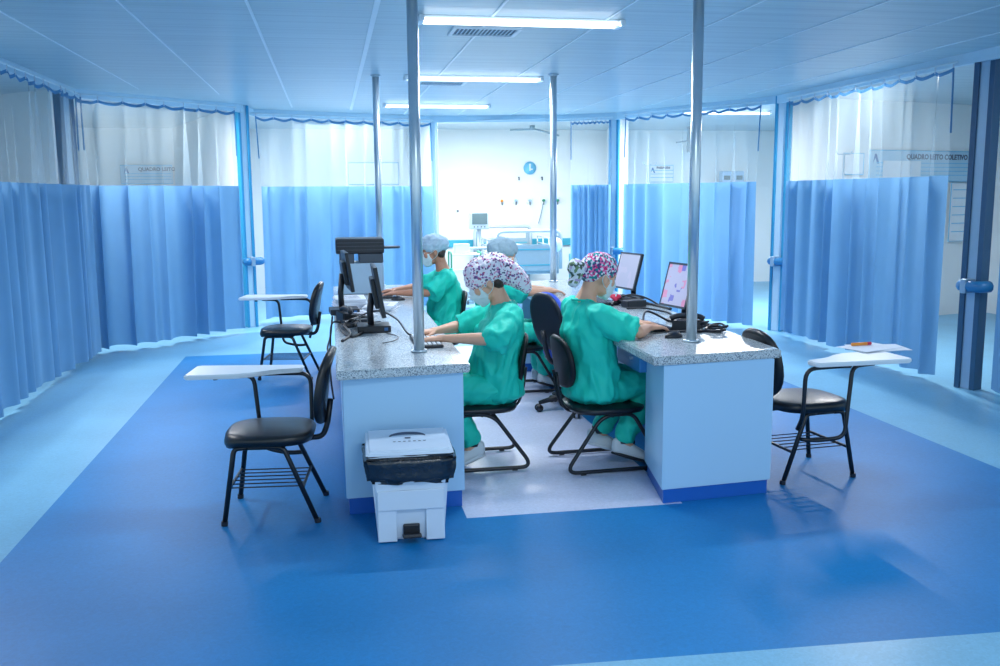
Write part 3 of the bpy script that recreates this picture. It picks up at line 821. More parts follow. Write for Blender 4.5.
    remesh('scrub_trousers', bm, 'scrubs', root, .008, 4, .013, (10, 10, 10), seed+9)
    # --- shoes
    for i in (0, 1):
        an, to = Vector(ank[i]), Vector(toe[i]); d = (to-an); d.z = 0; d.normalize(); heel = an-d*.035
        slope = (to.z-.03)-(an.z-.085)
        hz = an.z-.07; tz = to.z-.02
        bm = bmesh.new(); H0 = V(heel.x, heel.y, hz+.025); T0 = V(to.x, to.y, tz+.02); lat = V(-d.y, d.x, 0)
        hull(bm, [(H0, (.034, .034, .028)), (H0+V(0, 0, .035), .031), (H0.lerp(T0, .35)+V(0, 0, .03), .032), (H0.lerp(T0, .6), (.036, .036, .027)), (T0, (.040, .040, .018))])
        shn = remesh('shoe', bm, 'shoe', root, .005, 3)
        bm = bmesh.new(); hull(bm, [(H0-V(0, 0, .024), (.036, .036, .009)), (H0.lerp(T0, .6)-V(0, 0, .022), (.040, .040, .009)), (T0-V(0, 0, .014), (.042, .042, .009))])
        obj('sole', bm, 'shoe_dark' if i == 0 else 'shoe', shn, True)
        bm = bmesh.new()
        for k in range(4):
            p = H0.lerp(T0, .38+.10*k)+V(0, 0, .036-.006*k+.022)
            tube(bm, [p-lat*.020-V(0, 0, .006), p, p+lat*.020-V(0, 0, .006)], .0035, 5)
        obj('laces', bm, 'shoe_dark', shn, True)
        # sock
        obj('sock', T([an-V(0, 0, .01), an+V(0, 0, .03)], .036, 12), 'shoe_dark', root, True)
    # --- surgical mask
    bm = bmesh.new()
    hull(bm, [(h(.100, 0, .000), .010), (h(.112, 0, -.030), .013), (h(.100, 0, -.062), .014), (h(.080, 0, -.104), .014), (h(.055, .042, -.012), .013), (h(.055, -.042, -.012), .013), (h(.042, .050, -.060), .012), (h(.042, -.050, -.060), .012), (h(.050, .030, -.098), .012), (h(.050, -.030, -.098), .012)])
    mk = remesh('surgical_mask', bm, 'mask', root, .004, 3, .0025, (30, 30, 70), seed)
    bm = bmesh.new()
    for s in (-1, 1):
        tube(bm, smoothpath([h(.055, s*.052, -.014), h(.02, s*.078, .0), h(-.014, s*.088, .016), h(-.026, s*.086, -.012), h(.0, s*.074, -.045), h(.042, s*.060, -.062)], 5), .0018, 5)
    obj('ear_loop', bm, 'mask', mk, True)
    # --- hair at the nape
    bm = bmesh.new()
    if hair_show:
        hull(bm, [(h(-.050, .035, -.025), .034), (h(-.050, -.035, -.025), .034), (h(-.075, 0, .0), .03), (h(-.048, 0, -.062), .030)])
        hull(bm, [(h(-.01, .066, .01), .014), (h(-.01, -.066, .01), .014), (h(-.06, 0, -.01), .04)])
        remesh('hair', bm, 'hair', root, .005, 2, .003, (60, 60, 10))
    else: bm.free()
    # --- cap
    bm = bmesh.new()
    if cap_kind == 'long':      # loose bouffant slumping back over a bun
        hull(bm, [(h(-.005, 0, .050), (.112, .092, .088)), (h(.045, 0, .040), (.062, .075, .062))])
        chain(bm, [(h(-.02, 0, .056), (.108, .090, .088)), (h(-.085, 0, .045), (.094, .088, .088)), (h(-.150, 0, -.035), (.066, .070, .066)), (h(-.178, 0, -.105), (.048, .052, .050)), (h(-.183, 0, -.155), (.028, .034, .030))])
        wr = .006
    elif cap_kind == 'tight':
        hull(bm, [(h(-.014, 0, .052), (.116, .090, .092)), (h(.045, 0, .058), (.062, .072, .052)), (h(-.065, 0, .005), (.058, .070, .050))])
        wr = .0015
    else:
        hull(bm, [(h(-.015, 0, .055), (.118, .096, .088)), (h(.04, 0, .055), (.066, .076, .056)), (h(-.075, 0, .045), (.066, .078, .066))])
        wr = .006
    cp = remesh('surgical_cap', bm, cap, root, .005, 3, wr, (26, 26, 20), seed)
    if cap_kind == 'tight':     # gathered hair pouch and tied band behind
        bm = bmesh.new(); chain(bm, [(h(-.11, .0, .025), (.038, .038, .038)), (h(-.158, .01, .02), (.042, .046, .052))]); hull(bm, [(h(-.13, 0, .0), .022), (h(-.150, .01, -.06), (.028, .036, .028))])
        remesh('hair_pouch', bm, 'bowfabric', cp, .005, 3, .005, (30, 30, 20))
    # elastic edge
    return root, HM

def lerp(a, b, t): return a+(b-a)*t

# floral cap, left counter, facing left
person('person in a loose floral bouffant cap and green scrubs typing at left counter', (1.0, 5.2, 0), PI, 'skin',
       head=(.145, 0, 1.060, math.radians(30)), neck=(.065, 0, .955),
       sh=[(.045, -.165, .875), (.035, .165, .880)], elb=[(.26, -.20, .785), (.145, .300, .775)], wri=[(.42, -.11, .775), (.415, .175, .772)],
       hdir=[(1, .25, -.05), (1, -.25, -.05)], knee=[(.42, -.10, .475), (.42, .10, .475)], ank=[(.30, -.09, .13), (.24, .08, .14)], toe=[(.42, -.09, .03), (.345, .08, .03)],
       cap='capfloral', cap_kind='long', curl=.45, seed=1., bust=.05, hips=(.075, 0), sl=.82)
# person at the right counter, back to the camera, facing right
person('person in a bright patterned cap and green scrubs, back turned, at right counter', (1.365, 5.06, 0), .16, 'skin',
       head=(.115, -.01, 1.085, math.radians(14)), neck=(.045, 0, .972), headyaw=.12,
       sh=[(.03, -.175, .885), (.03, .165, .890)], elb=[(.245, -.255, .795), (.25, .22, .805)], wri=[(.385, -.115, .795), (.41, .09, .795)],
       hdir=[(1, .35, -.05), (1, -.25, -.05)], knee=[(.40, -.10, .475), (.42, .12, .475)], ank=[(.24, -.09, .14), (.17, .10, .16)], toe=[(.385, -.12, .03), (.30, .09, .05)],
       cap='capbright', cap_kind='tight', curl=.45, torso_w=1.14, sl=.66, hips=(.07, 0), hair_show=False, seed=4.)
# far person at the left counter
person('person in a pale blue bouffant cap and green scrubs at far left counter', (.945, 7.62, 0), PI, 'skin_tan',
       head=(.125, 0, 1.095, math.radians(12)), neck=(.055, 0, .955),
       sh=[(.045, -.165, .875), (.035, .165, .880)], elb=[(.24, -.20, .785), (.185, .235, .780)], wri=[(.43, -.11, .775), (.425, .14, .772)],
       hdir=[(1, .2, -.05), (1, -.2, -.05)], knee=[(.42, -.10, .475), (.42, .10, .475)], ank=[(.36, -.09, .13), (.34, .08, .13)], toe=[(.46, -.09, .03), (.44, .08, .03)],
       cap='capblue', cap_kind='bouffant', curl=.4, seed=7., bust=.03, hair_show=True)
# far person at the right counter, mostly hidden
person('half hidden person in a grey blue cap reaching to the far right counter', (1.21, 7.22, 0), 0, 'skin',
       head=(.115, 0, 1.075, math.radians(14)), neck=(.055, 0, .945),
       sh=[(.045, -.165, .875), (.035, .165, .880)], elb=[(.25, -.19, .80), (.25, .19, .80)], wri=[(.455, -.09, .795), (.45, .10, .795)],
       hdir=[(1, .15, -.03), (1, -.15, -.03)], knee=[(.42, -.10, .475), (.42, .10, .475)], ank=[(.44, -.09, .13), (.43, .10, .13)], toe=[(.56, -.09, .03), (.55, .10, .03)],
       cap='capgrey', cap_kind='bouffant', curl=.45, seed=11.)

# ------------------------------------------------------------------ desk equipment
def monitor(label, loc, rz, w, hgt, zc, screen, tilt=.12, group='computer screens on the counters', base='box', skew=0.):
    """screen faces local +x"""
    t = thing('computer_monitor', label, 'monitor', loc, rz, group)
    mt = Matrix.Translation((0, 0, zc)) @ Matrix.Rotation(-tilt, 4, 'Y') @ Matrix.Rotation(skew, 4, 'X')
    bm = B((0, 0, 0), (.022, w, hgt), .004); box(bm, (-.022, 0, -.01), (.03, w*.6, hgt*.6), .008); bm.transform(mt); obj('casing', bm, 'black', t)
    bm = B((.0115, 0, 0), (.002, w-.024, hgt-.026)); bm.transform(mt); obj('screen', bm, screen, t)
    bm = bmesh.new()
    for s in (-1, 1): box(bm, (.012, s*(w/2-.006), 0), (.004, .012, hgt))
    for s in (-1, 1): box(bm, (.012, 0, s*(hgt/2-.007)), (.004, w, .013))
    bm.transform(mt); obj('bezel', bm, 'darkgrey', t)
    obj('neck', T([(-.045, 0, .03), (-.05, 0, zc*.5), (-.035, 0, zc-.02)], .02, 8), 'black', t, True)
    if base == 'box':
        b = obj('base', B((-.03, 0, .021), (.20, .20, .040), .006), 'black', t)
        obj('sticker', B((.04, -.1005, .022), (.022, .001, .018)), 'inkblue', b)
    else: obj('base', T([(-.03, 0, .001), (-.03, 0, .016)], .10, 20), 'black', t)
    return t
monitor('near edge-on black monitor on the left counter, on a square stand', (.265, 5.66, TOP), 0, .42, .30, .25, 'screen_plain', tilt=.16)
monitor('farther edge-on black monitor on the left counter, before the printer', (.10, 6.55, TOP), .07, .38, .27, .30, 'screen_plain', tilt=.14)
monitor('lit monitor showing a pink and lilac form on the right counter', (2.105, 5.451, TR), PI+.22, .285, .28, .225, 'screen_form', tilt=.26, base='disc')
monitor('farther lit monitor with a plain pale page on the right counter', (2.202, 6.742, TR), PI+.22, .30, .28, .21, 'screen_plain', tilt=.26, base='disc')

def keyboard(label, loc, rz, m='black', keys='darkgrey'):
    t = thing('computer_keyboard', label, 'keyboard', loc, rz, 'keyboards on the counters')
    obj('case', B((0, 0, .009), (.14, .40, .016), .004), m, t)
    bm = bmesh.new()
    for i in range(5):
        for j in range(14): box(bm, (-.05+i*.025, -.175+j*.027, .019), (.019, .021, .006), .0015, seg=1)
    obj('keys', bm, keys, t)
keyboard('keyboard with white keys under the hands of the person in the floral cap', (.50, 5.12, TOP+.001), .03, 'black', 'whiteboard')
keyboard('dark keyboard at the hands of the far left person', (.40, 7.62, TOP+.001), 0, 'black', 'darkgrey')
keyboard('black keyboard beside the hand of the bright cap person', (1.843, 5.257, TR+.001), .15, 'black', 'darkgrey')
keyboard('black keyboard before the farther lit screen', (1.921, 6.547, TR+.001), .1, 'black', 'darkgrey')

def mouse(label, loc, rz, m='black'):
    t = thing('computer_mouse', label, 'mouse', loc, rz, 'mice on the counters')
    bm = bmesh.new(); ellips(bm, (0, 0, .002), (.055, .030, .032))
    for v in bm.verts: v.co.z = max(v.co.z, 0)
    obj('shell', bm, m, t, True); obj('wheel', T([(.03, -.003, .026), (.03, .003, .026)], .009, 10), 'darkgrey', t, True)
mouse('black mouse on the right counter just before its nearest pole', (1.843, 4.831, TR+.001), .2)
mouse('black mouse on the left counter beside the far keyboard', (.50, 7.30, TOP+.001), 3)

def telephone(label, loc, rz):
    t = thing('desk_telephone', label, 'telephone', loc, rz, 'black desk telephones')
    bm = bmesh.new(); prism(bm, [(-.10, .0), (.10, .0), (.10, .03), (-.10, .065)], -.08, .08, .006); bm.transform(Matrix.Rotation(PI/2, 4, 'X')); obj('base', bm, 'black', t)
    bm = bmesh.new()
    for i in range(3):
        for j in range(4): box(bm, (.0+j*.02, -.02+i*.022, .051-.0035*j), (.012, .014, .006), .002, seg=1)
    obj('keypad', bm, 'darkgrey', t)
    obj('handset', T(smoothpath([(-.06, -.10, .072), (-.05, -.06, .088), (-.05, .04, .088), (-.06, .09, .072)], 5), .016, 8, radii=None), 'black', t, True)
telephone('black desk telephone among cables on the left counter', (.13, 6.12, TOP+.001), .3)
telephone('black desk telephone below the lit form screen on the right counter', (2.02, 5.10, TR+.001), 1.2)

def cable(label, pts, r=.006, group='black cables on the counters'):
    return tag(obj('power_cable', T(smoothpath(pts, 8), r, 7), 'cable', None, True), label, 'cable', group)
z = TOP+.007
cable('black cable looping over the left edge of the left counter', [(.12, 6.05, z), (.05, 5.95, z+.01), (-.015, 5.9, z+.012), (-.03, 5.85, .62), (-.035, 5.8, .45), (-.02, 5.75, .3)])
cable('black cable arching from the near left monitor to its keyboard', [(.18, 5.75, z), (.16, 5.9, z+.05), (.28, 5.98, z+.075), (.38, 5.75, z+.05), (.42, 5.4, z+.01), (.47, 5.34, z)])
cable('black cable snaking along the left edge of the left counter', [(.18, 5.6, z), (.10, 5.4, z), (.05, 5.6, z), (.03, 6.0, z), (.06, 6.3, z), (.10, 6.5, z)], .008)
cable('thick black cable bundle behind the near left monitor', [(.04, 5.25, z), (.09, 5.5, z), (.06, 5.8, z+.02), (.14, 6.0, z+.03), (.22, 6.3, z)], .009)
cable('white grey cable lying in a loop before the near left monitor stand', [(.30, 5.5, z), (.36, 5.35, z), (.33, 5.2, z), (.26, 5.12, z)], .003)
cable('black cable arching over the right keyboard', [(2.037, 5.432, z+.025), (1.921, 5.451, z+.025+.06), (1.843, 5.335, z+.025+.06), (1.775, 5.141, z+.025)], .007)
cable('black cable coil right of the nearest right pole', [(1.988, 5.141, z+.025), (2.085, 5.093, z+.025), (2.153, 5.238, z+.025), (2.095, 5.383, z+.025), (2.202, 5.257, z+.025), (2.250, 5.141, z+.025)], .008)
cable('black cable behind the nearest right pole', [(1.872, 4.995, z+.025), (1.979, 4.928, z+.025+.012), (2.076, 4.986, z+.025), (2.173, 4.947, z+.025)], .008)
cable('black cable tangle left of the farther lit screen', [(1.940, 6.305, z+.025+.004), (2.018, 6.421, z+.025+.02), (2.095, 6.305, z+.025), (2.153, 6.450, z+.025+.015), (2.231, 6.305, z+.025), (2.270, 6.014, z+.025)], .010)
cable('black cable running from the farther lit screen to the counter edge', [(2.037, 6.596, z+.025), (2.134, 6.499, z+.025+.05), (2.212, 6.353, z+.025+.04), (2.260, 6.208, z+.025)], .007)
cable('black cable on the floor side of the left chair, hanging below the worktop', [(-.012, 6.5, TOP-.01), (-.03, 6.4, .6), (-.05, 6.2, .55), (-.035, 6.0, .5)], .007)
cable('black cable between the two right screens', [(1.988, 6.111, z+.025), (2.085, 6.014, z+.025+.01), (2.183, 5.820, z+.025), (2.134, 5.626, z+.025)], .007)

def coil(label, cx, cy, zz, n, rr, seed):
    rnd = random.Random(seed); pts = []
    for k in range(n*9):
        a = k*2*PI/9; r_ = rr*(.7+.5*rnd.random()); pts.append((cx+r_*math.cos(a)*1.0, cy+r_*math.sin(a)*1.5, zz+.004+.045*k/(n*9)*rnd.uniform(.5, 1)))
    return cable(label, pts, .0065)
coil('coiled black cable under the lit form screen', 2.10, 5.20, TR+.006, 4, .075, 3)
coil('coiled black cable right of the lit form screen stand', 2.16, 4.98, TR+.006, 3, .05, 5)
coil('coiled black cable under the farther lit screen', 2.10, 6.42, TR+.006, 5, .09, 4)
coil('coiled black cable beside the near left monitor stand', .10, 5.82, TOP+.006, 4, .05, 6)

def adapter(label, loc, rz, s=(.14, .07, .04)):
    t = thing('power_adapter', label, 'adapter', loc, rz, 'black adapters on the counters')
    obj('case', B((0, 0, s[2]/2), s, .008), 'black', t); obj('lead', T([(s[0]/2, 0, .015), (s[0]/2+.05, .01, .008), (s[0]/2+.1, .03, .007)], .004, 6), 'cable', t, True)
adapter('black adapter box by the telephone on the right counter', (2.056, 5.219, TR+.001), .8)
adapter('black adapter box before the farther lit screen', (2.076, 6.227, TR+.001), .3, (.16, .09, .05))
adapter('black adapter box by the telephone on the left counter', (.16, 5.92, TOP+.001), .5)
t = thing('pouch', 'small red pouch on the right counter before the farther screen', 'pouch', (1.97, 6.32, TR+.05), .3)
bm = bmesh.new(); hull(bm, [((0, 0, 0), .016), ((.035, .01, .015), .018), ((-.02, .02, .02), .014)]); obj('cloth', bm, 'red', t, True)
obj('tie', T([(0, 0, .01), (.01, 0, .045)], .005, 6), 'whiteboard', t)

def papers(label, loc, rz, n=4, w=.21, l=.29, seed=0):
    rnd = random.Random(seed); t = thing('paper_stack', label, 'papers', loc, rz, 'paper stacks on the counters')
    bm = bmesh.new()
    for k in range(n): box(bm, (rnd.uniform(-.01, .01), rnd.uniform(-.01, .01), .003+.006*k), (w, l, .0055), 0, (0, 0, rnd.uniform(-.08, .08)))
    obj('sheets', bm, 'paper', t)
    bm = bmesh.new(); zt = .0062+.006*(n-1)
    for k in range(7): box(bm, (-.0, -l*.36+k*l*.11, zt), (w*.6, .006, .0006))
    obj('printed_lines', bm, 'ink', t)
papers('tall stack of printed papers on the left counter near the far monitor', (.12, 6.95, TOP+.001), .1, 12, .22, .3, 1)
papers('open printed papers beside the telephone on the left counter', (.33, 6.75, TOP+.001), -.2, 6, .21, .29, 2)
papers('white papers at the edge of the left counter behind the telephone', (.16, 6.42, TOP+.001), .35, 3, .20, .26, 3)
papers('white papers before the hand of the bright cap person', (1.765, 5.626, TR+.001), .2, 2, .2, .28, 4)
papers('white papers under the hands of the far right person', (1.688, 7.391, TR+.001), .0, 2, .2, .28, 5)

# printer at the far end of the left counter
t = thing('printer', 'pale grey printer with black top at far end of left counter', 'printer', (.24, 7.98, TOP+.001))
obj('body', B((0, 0, .13), (.36, .34, .26), .012), 'printer', t)
obj('scanner_lid', B((-.01, 0, .40), (.40, .36, .125), .014), 'black', t)
bm = B((-.12, 0, .30), (.12, .33, .09), .008); box(bm, (.08, 0, .30), (.20, .33, .08), .008); obj('control_section', bm, 'darkgrey', t)
bm = bmesh.new(); prism(bm, superell(.13, .09, 2, 24), 0, .018, .005); bm.transform(Matrix.Translation((.20, -.08, .375))); obj('output_tray', bm, 'darkgrey', t)
bm = bmesh.new()
for k in range(3): box(bm, (-.01, -.182, .37+.03*k), (.38, .003, .004))
obj('lid_groove', bm, 'darkgrey', t)

# ------------------------------------------------------------------ content of the bays
def hospital_bed(label, loc, rz):
    t = thing('hospital_bed', label, 'bed', loc, rz, 'hospital beds in the bays')
    # local: x along width (head end towards -y)
    obj('mattress', B((0, .95, .60), (.86, 1.95, .14), .04), 'sheet', t)
    obj('bed_frame', B((0, .95, .47), (.88, 2.0, .08), .01), 'bedgrey', t)
    for y in (-.06, 1.97):
        bm = bmesh.new(); tube(bm, fillet([(-.46, y, .50), (-.46, y, 1.04), (.46, y, 1.04), (.46, y, .50)], .10), .026, 10)
        bd = obj('end_board_frame', bm, 'bed', t, True)
        bm = bmesh.new(); box(bm, (0, y, .66), (.86, .03, .38), .01)
        for sx in (-1, 1): box(bm, (sx*.42, y, .90), (.08, .03, .14), .01)
        obj('end_board', bm, 'bedgrey', t)
        bm = B((0, y-.02, .78), (.80, .006, .014)); box(bm, (0, y-.02, .56), (.80, .006, .014)); obj('board_stripe', bm, 'teal', t)
    for s in (-1, 1):
        bm = bmesh.new()
        for zz in (.70, .80, .90): tube(bm, [(s*.47, .3, zz), (s*.47, 1.5, zz)], .010, 6)
        for yy in (.3, .7, 1.1, 1.5): tube(bm, [(s*.47, yy, .5), (s*.47, yy, .9)], .010, 6)
        obj('side_rail', bm, 'bed', t, True)
        for yy in (.15, 1.75):
            l = obj('leg', T([(s*.38, yy, .10), (s*.38, yy, .45)], .022, 8), 'bedgrey', t, True)
            obj('caster', T([(s*.38-.015, yy, .05), (s*.38+.015, yy, .05)], .049, 14), 'darkgrey', l, True)
    obj('pillow', cushion(bmesh.new(), superell(.30, .18, 3), .67, .76, .03), 'sheet', t, True).location = (0, 1.65, 0)
    return t
b0 = hospital_bed('white hospital bed standing in the open centre bay', (2.74, 12.95, 0), 0)

def patient_monitor(label, loc, rz):
    t = thing('patient_monitor', label, 'monitor', loc, rz, 'patient monitors on stands')
    obj('casing', B((0, 0, 1.19), (.29, .14, .25), .02), 'bed', t); obj('screen', B((0, -.072, 1.215), (.22, .004, .16), .002), 'screen_monitor', t)
    bm = bmesh.new()
    for k in range(4): tube(bm, [(-.08+k*.05, -.072, 1.10), (-.08+k*.05, -.08, 1.10)], .010, 8)
    obj('button', bm, 'darkgrey', t)
    obj('stand_pole', T([(0, 0, .08), (0, 0, 1.07)], .03, 12), 'bed', t, True); obj('shelf', B((0, 0, .80), (.30, .25, .02), .005), 'bed', t)
    for k in range(5):
        a = k*2*PI/5; l = obj('base_leg', T([(0, 0, .09), (.24*math.cos(a), .24*math.sin(a), .07)], .018, 8), 'bed', t, True)
        obj('caster', T([(.24*math.cos(a)-.01, .24*math.sin(a), .028), (.24*math.cos(a)+.01, .24*math.sin(a), .028)], .027, 12), 'darkgrey', l, True)
patient_monitor('patient monitor with grey screen on a white stand in open bay', (2.08, 13.2, 0), 0)

def outlet(label, x, y, z, rz, m):
    t = thing('gas_outlet', label, 'wall outlet', (x, y, z), rz, 'medical gas outlets on the open bay wall')
    obj('plate', B((0, 0, 0), (.10, .02, .10), .008), 'posterwhite', t); obj('valve', T([(0, -.008, 0), (0, -.07, 0)], .022, 10), m, t, True); obj('nozzle', T([(0, -.05, 0), (0, -.055, -.07)], .009, 8), 'darkgrey', t, True)
for k, (m, l) in enumerate((('orange', 'yellow gas outlet, leftmost on the open bay wall'), ('printer', 'second gas outlet from the left on the open bay wall'), ('printer', 'third gas outlet from the left on the open bay wall'), ('green', 'green gas outlet left of the far right pole'), ('green', 'green gas outlet right of the far right pole'))):
    outlet(l, 2.78+.235*k, 15.24, 1.45, 0, m)
t = thing('oxygen_hose', 'thin grey hose hanging from the green gas outlet', 'hose', (3.47, 15.18, 1.40)); obj('line', T(smoothpath([(0, 0, 0), (-.03, 0, -.15), (-.08, 0, -.33)], 6), .009, 6), 'bedgrey', t, True)
t = thing('round_wall_sign', 'round light blue sign on the open bay wall', 'sign', (3.26, 15.25, 1.98))
obj('disc', T([(0, .0, 0), (0, -.02, 0)], .105, 32), 'sign_blue', t, True)
bm = bmesh.new(); box(bm, (0, -.024, .0), (.02, .004, .09)); box(bm, (.02, -.024, -.02), (.05, .004, .02)); ellips(bm, (0, -.024, .055), (.016, .003, .016)); obj('figure', bm, 'posterwhite', t)
for dx, l in ((-.19, 'small grey hook left under the round blue sign'), (.20, 'small grey hook right under the round blue sign')):
    tag(obj('wall_hook', T([(3.26+dx, 15.25, 1.83), (3.26+dx, 15.2, 1.83), (3.26+dx, 15.2, 1.78)], .012, 8), 'darkgrey'), l, 'hook', 'hooks under the round sign')
t = thing('ceiling_fan_bracket', 'grey ceiling bracket arm at the back of the open bay', 'bracket', (3.1, 14.3, CEIL))
obj('mount', T([(0, 0, -.001), (0, 0, -.06)], .04, 12), 'bedgrey', t, True); obj('arm', T([(-.35, 0, -.07), (.05, 0, -.06), (.4, -.1, -.16)], .014, 8), 'bedgrey', t, True)
t = thing('wall_socket', 'small wall socket on the open bay wall at left', 'socket', (2.05, 15.25, 1.28)); obj('plate', B((0, 0, 0), (.06, .016, .09), .004), 'posterwhite', t); obj('plug', B((0, -.02, .01), (.03, .03, .03), .004), 'darkgrey', t)

# supply trolley with a green frame behind the far left person
t = thing('supply_trolley', 'white trolley with green frame in the open bay, left side', 'trolley', (1.78, 12.6, 0))
bm = bmesh.new()
for sx in (-1, 1):
    tube(bm, fillet([(sx*.2, -.15, .03), (sx*.2, -.15, .78), (sx*.2, .15, .78), (sx*.2, .15, .03)], .04), .012, 8)
obj('frame', bm, 'green', t, True)
for zz in (.25, .52, .75): obj('shelf', B((0, 0, zz), (.38, .30, .02), .004), 'posterwhite', t)
t = thing('supply_box', 'white box on the shelf of the green framed trolley', 'box', (1.74, 12.6, .761)); obj('carton', B((0, 0, .06), (.2, .18, .12), .006), 'posterwhite', t); obj('lid', B((0, 0, .125), (.21, .19, .012), .004), 'bed', t)
t = thing('bedside_lamp', 'white round lamp head in the open bay beside the bed', 'lamp', (3.05, 12.55, 0))
obj('pole', T([(0, 0, .02), (0, 0, .80)], .012, 8), 'bedgrey', t, True); obj('base', T([(0, 0, .001), (0, 0, .02)], .12, 16), 'bedgrey', t, True); bm = bmesh.new(); ellips(bm, (0, 0, .86), (.09, .09, .10)); obj('lamp_shade', bm, 'posterwhite', t, True)
t = thing('bedside_cabinet', 'teal bedside cabinet at the right of the open bay', 'cabinet', (3.78, 13.6, 0))
obj('body', B((0, 0, .33), (.45, .4, .64), .01), 'teal', t)
for k in range(2):
    d_ = obj('drawer', B((0, -.205, .20+.28*k), (.41, .02, .25), .005), 'sign_blue', t); obj('handle', T([(-.06, -.225, .27+.28*k), (.06, -.225, .27+.28*k)], .008, 6), 'bed', d_)

# wall boards with lettering
def text_mesh(s, size, m, parent, loc, rot, bold=0.0, flip=False):
    cu = bpy.data.curves.new('lettering', 'FONT'); cu.body = s; cu.size = size; cu.extrude = .0008; cu.offset = bold; cu.resolution_u = 2
    o = bpy.data.objects.new('lettering', cu); C.objects.link(o)
    me = bpy.data.meshes.new_from_object(o.evaluated_get(bpy.context.evaluated_depsgraph_get())); bpy.data.objects.remove(o)
    o = bpy.data.objects.new('lettering', me); C.objects.link(o); me.materials.clear(); me.materials.append(M[m]); o.parent = parent; o.location = loc; o.rotation_euler = rot
    return o
def board(label, loc, rz, w, h_, title, tsize, logo=True, lines=4, cards=(), bg='poster', cat='wall board'):
    """local: faces -y"""
    t = thing('notice_board', label, cat, loc, rz)
    obj('panel', B((0, 0, 0), (w, .012, h_), .003), bg, t)
    obj('border', (lambda b: b)(T([(-w/2, -.006, -h_/2), (w/2, -.006, -h_/2), (w/2, -.006, h_/2), (-w/2, -.006, h_/2)], .006, 6, closed=True)), 'sign_blue', t)
    if title: text_mesh(title, tsize, 'ink', t, (-w/2+(.34*w if logo else .05), -.008, h_/2-tsize*1.15), (PI/2, 0, 0), .003)
    if logo:
        bm = bmesh.new(); f = .32*h_
        pts = [(-w/2+.05, h_/2-.04-f), (-w/2+.05+f*.25, h_/2-.04), (-w/2+.05+f*.5, h_/2-.04), (-w/2+.05+f*.9, h_/2-.04-f), (-w/2+.05+f*.6, h_/2-.04-f), (-w/2+.05+f*.35, h_/2-.04-f*.4)]
        bm.faces.new([bm.verts.new((x, -.0075, z)) for x, z in pts]); obj('logo', bm, 'inkblue', t)
    bm = bmesh.new()
    for k in range(lines):
        zz = h_/2-tsize*1.7-(h_-tsize*2)*k/max(1, lines); box(bm, (0.02, -.0075, zz), (w*.9, .002, .010))
    obj('ruled_lines', bm, 'sign_blue', t)
    for (cx, cz, cw, chh) in cards: obj('card', B((cx, -.012, cz), (cw, .006, chh), .001), 'posterwhite', t)
    return t
board('large notice board with logo and title behind the right curtain', (7.06, 10.33, 1.85), math.radians(15.1), 1.75, .36, 'QUADRO LEITO COLETIVO  UPL', .085, cards=((-.35, -.05, .62, .22),))
board('tall white chart with teal lines at the gap right of right curtain', (7.72, 10.50, 1.29), math.radians(15.1), .34, .72, '', .05, logo=False, lines=6, bg='posterwhite')
board('white paper sheet above the right curtain, left of the notice board', (5.98, 10.04, 1.87), math.radians(15.1), .30, .24, '', .05, logo=False, lines=0, bg='posterwhite')
board('notice board with logo seen through the clear top at left', (-2.76, 15.23, 1.90), 0, .76, .28, 'QUADRO LEITO', .075, lines=3)
board('pale lined poster right of the left notice board', (-2.23, 15.23, 1.89), 0, .22, .25, '', .03, logo=False, lines=3, bg='posterwhite')
board('blank pale sheet at the right end above the left curtain', (-1.70, 15.23, 1.90), 0, .22, .28, '', .03, logo=False, lines=0, bg='poster')
t = thing('arched_wall_sign', 'small arched sign between the posters above the left curtain', 'sign', (-1.98, 15.24, 1.86))
bm = bmesh.new(); prism(bm, [(-.085, -.13), (.085, -.13)]+[(.085*math.cos(PI*k/10), .05+.085*math.sin(PI*k/10)) for k in range(11)], 0, .012); bm.transform(Matrix.Rotation(PI/2, 4, 'X')); obj('plate', bm, 'posterwhite', t)
bm = bmesh.new(); bm.faces.new([bm.verts.new(q) for q in ((-.035, -.0135, -.04), (.035, -.0135, -.04), (0, -.0135, .05))]); obj('mark', bm, 'ink', t)
board('white notice sheet above the curtain behind the right counter', (5.52, 15.24, 1.88), 0, .45, .28, 'PASSAGEM', .05, logo=True, lines=3, bg='posterwhite')
board('white rectangular panel above the curtain behind the left counter', (.70, 15.24, 1.90), 0, .80, .34, '', .05, logo=False, lines=0, bg='posterwhite')
# grey wall speaker and supplies in the bay behind the right counter
t = thing('wall_speaker', 'grey box bracket high behind the nearest right pole', 'speaker', (5.80, 14.5, 2.40)); obj('cabinet', B((0, 0, 0), (.17, .15, .40), .01), 'bedgrey', t); obj('grille', B((0, -.078, 0), (.13, .006, .34), .002), 'darkgrey', t); obj('bracket', T([(0, .07, 0), (0, .75, 0)], .012, 6), 'bedgrey', t)
for k, (dx, l) in enumerate(((0, 'grey infusion pump left, on the shelf behind right counter curtain'), (.22, 'grey infusion pump right, on the shelf behind right counter curtain'))):
    t = thing('infusion_pump', l, 'pump', (6.54+dx, 14.9, 1.63), 0, 'infusion pumps on the bay shelf'); obj('casing', B((0, 0, .14), (.17, .15, .28), .015), 'printer', t); obj('display', B((0, -.077, .17), (.11, .004, .07), .001), 'screen_monitor', t)
t = thing('wall_shelf', 'white wall shelf in the bay behind the right counter', 'shelf', (6.65, 15.05, 1.60)); obj('board', B((0, 0, .015), (.7, .4, .03), .004), 'posterwhite', t)
for s in (-1, 1): obj('bracket', B((s*.25, .1, -.05), (.02, .2, .1), .003), 'bedgrey', t)
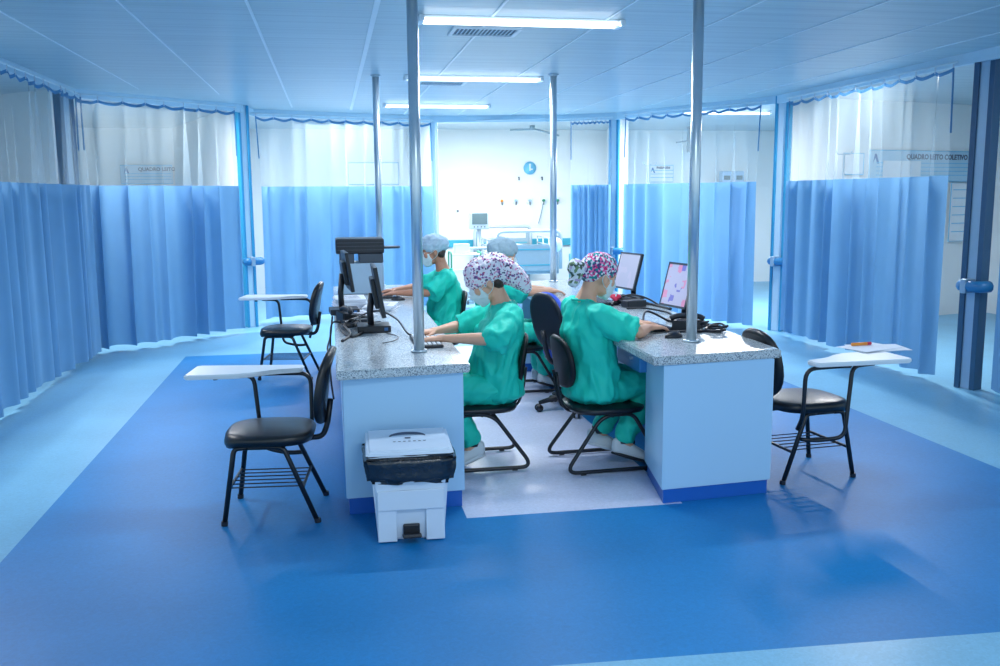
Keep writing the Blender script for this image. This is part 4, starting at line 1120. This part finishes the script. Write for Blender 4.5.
def iv_stand(label, loc):
    t = thing('iv_stand', label, 'drip stand', loc, .3, 'drip stands in the bays')
    obj('pole', T([(0, 0, .05), (0, 0, 1.98)], .010, 8), 'frame_steel', t, True)
    obj('hanger', T(fillet([(-.12, 0, 2.0), (-.10, 0, 1.96), (.10, 0, 1.96), (.12, 0, 2.0)], .02), .006, 6), 'frame_steel', t, True)
    for k in range(5):
        a = k*2*PI/5; l = obj('base_leg', T([(0, 0, .06), (.24*math.cos(a), .24*math.sin(a), .05)], .012, 6), 'frame_steel', t, True); obj('caster', T([(.24*math.cos(a)-.008, .24*math.sin(a), .022), (.24*math.cos(a)+.008, .24*math.sin(a), .022)], .021, 10), 'darkgrey', l)
iv_stand('drip stand left of the notice sheet behind right counter curtain', (4.62, 13.2, 0))
iv_stand('drip stand behind the curtain right of the blue frame column', (5.6, 10.6-1.0, 0))
iv_stand('drip stand in the bay behind the left tablet chairs', (-3.6, 12.9, 0))
t = thing('door_knob_plate', 'dark round knob on the wall at the right curtain gap', 'knob', (7.1, 6.12, 1.30)); obj('knob', T([(0, 0, 0), (0, .05, 0)], .035, 14), 'black', t, True); obj('plate', B((0, .005, 0), (.1, .01, .14), .003), 'frame_steel', t)

# ------------------------------------------------------------------ camera, world, view
cd = bpy.data.cameras.new('camera'); cam = bpy.data.objects.new('camera', cd); C.objects.link(cam)
cd.sensor_width = 36; cd.lens = 36*930/1000; cd.clip_end = 60
Rx, Uy, Bz = Vector((.984006, -.177957, -.007913)), Vector((.03389, .143413, .989083)), Vector((-.17488, -.973532, .14715))
mw = Matrix((Rx, Uy, Bz)).transposed().to_4x4(); mw.translation = Vector((0, 0, 1.55)); cam.matrix_world = mw
bpy.context.scene.camera = cam
w = bpy.data.worlds.new('world'); bpy.context.scene.world = w; w.use_nodes = True
w.node_tree.nodes['Background'].inputs[0].default_value = (.70, .90, 1, 1); w.node_tree.nodes['Background'].inputs[1].default_value = .95
vs = bpy.context.scene.view_settings
vs.view_transform = 'Standard'; vs.look = 'None'; vs.gamma = 1; vs.use_curve_mapping = False; vs.exposure = 0.3
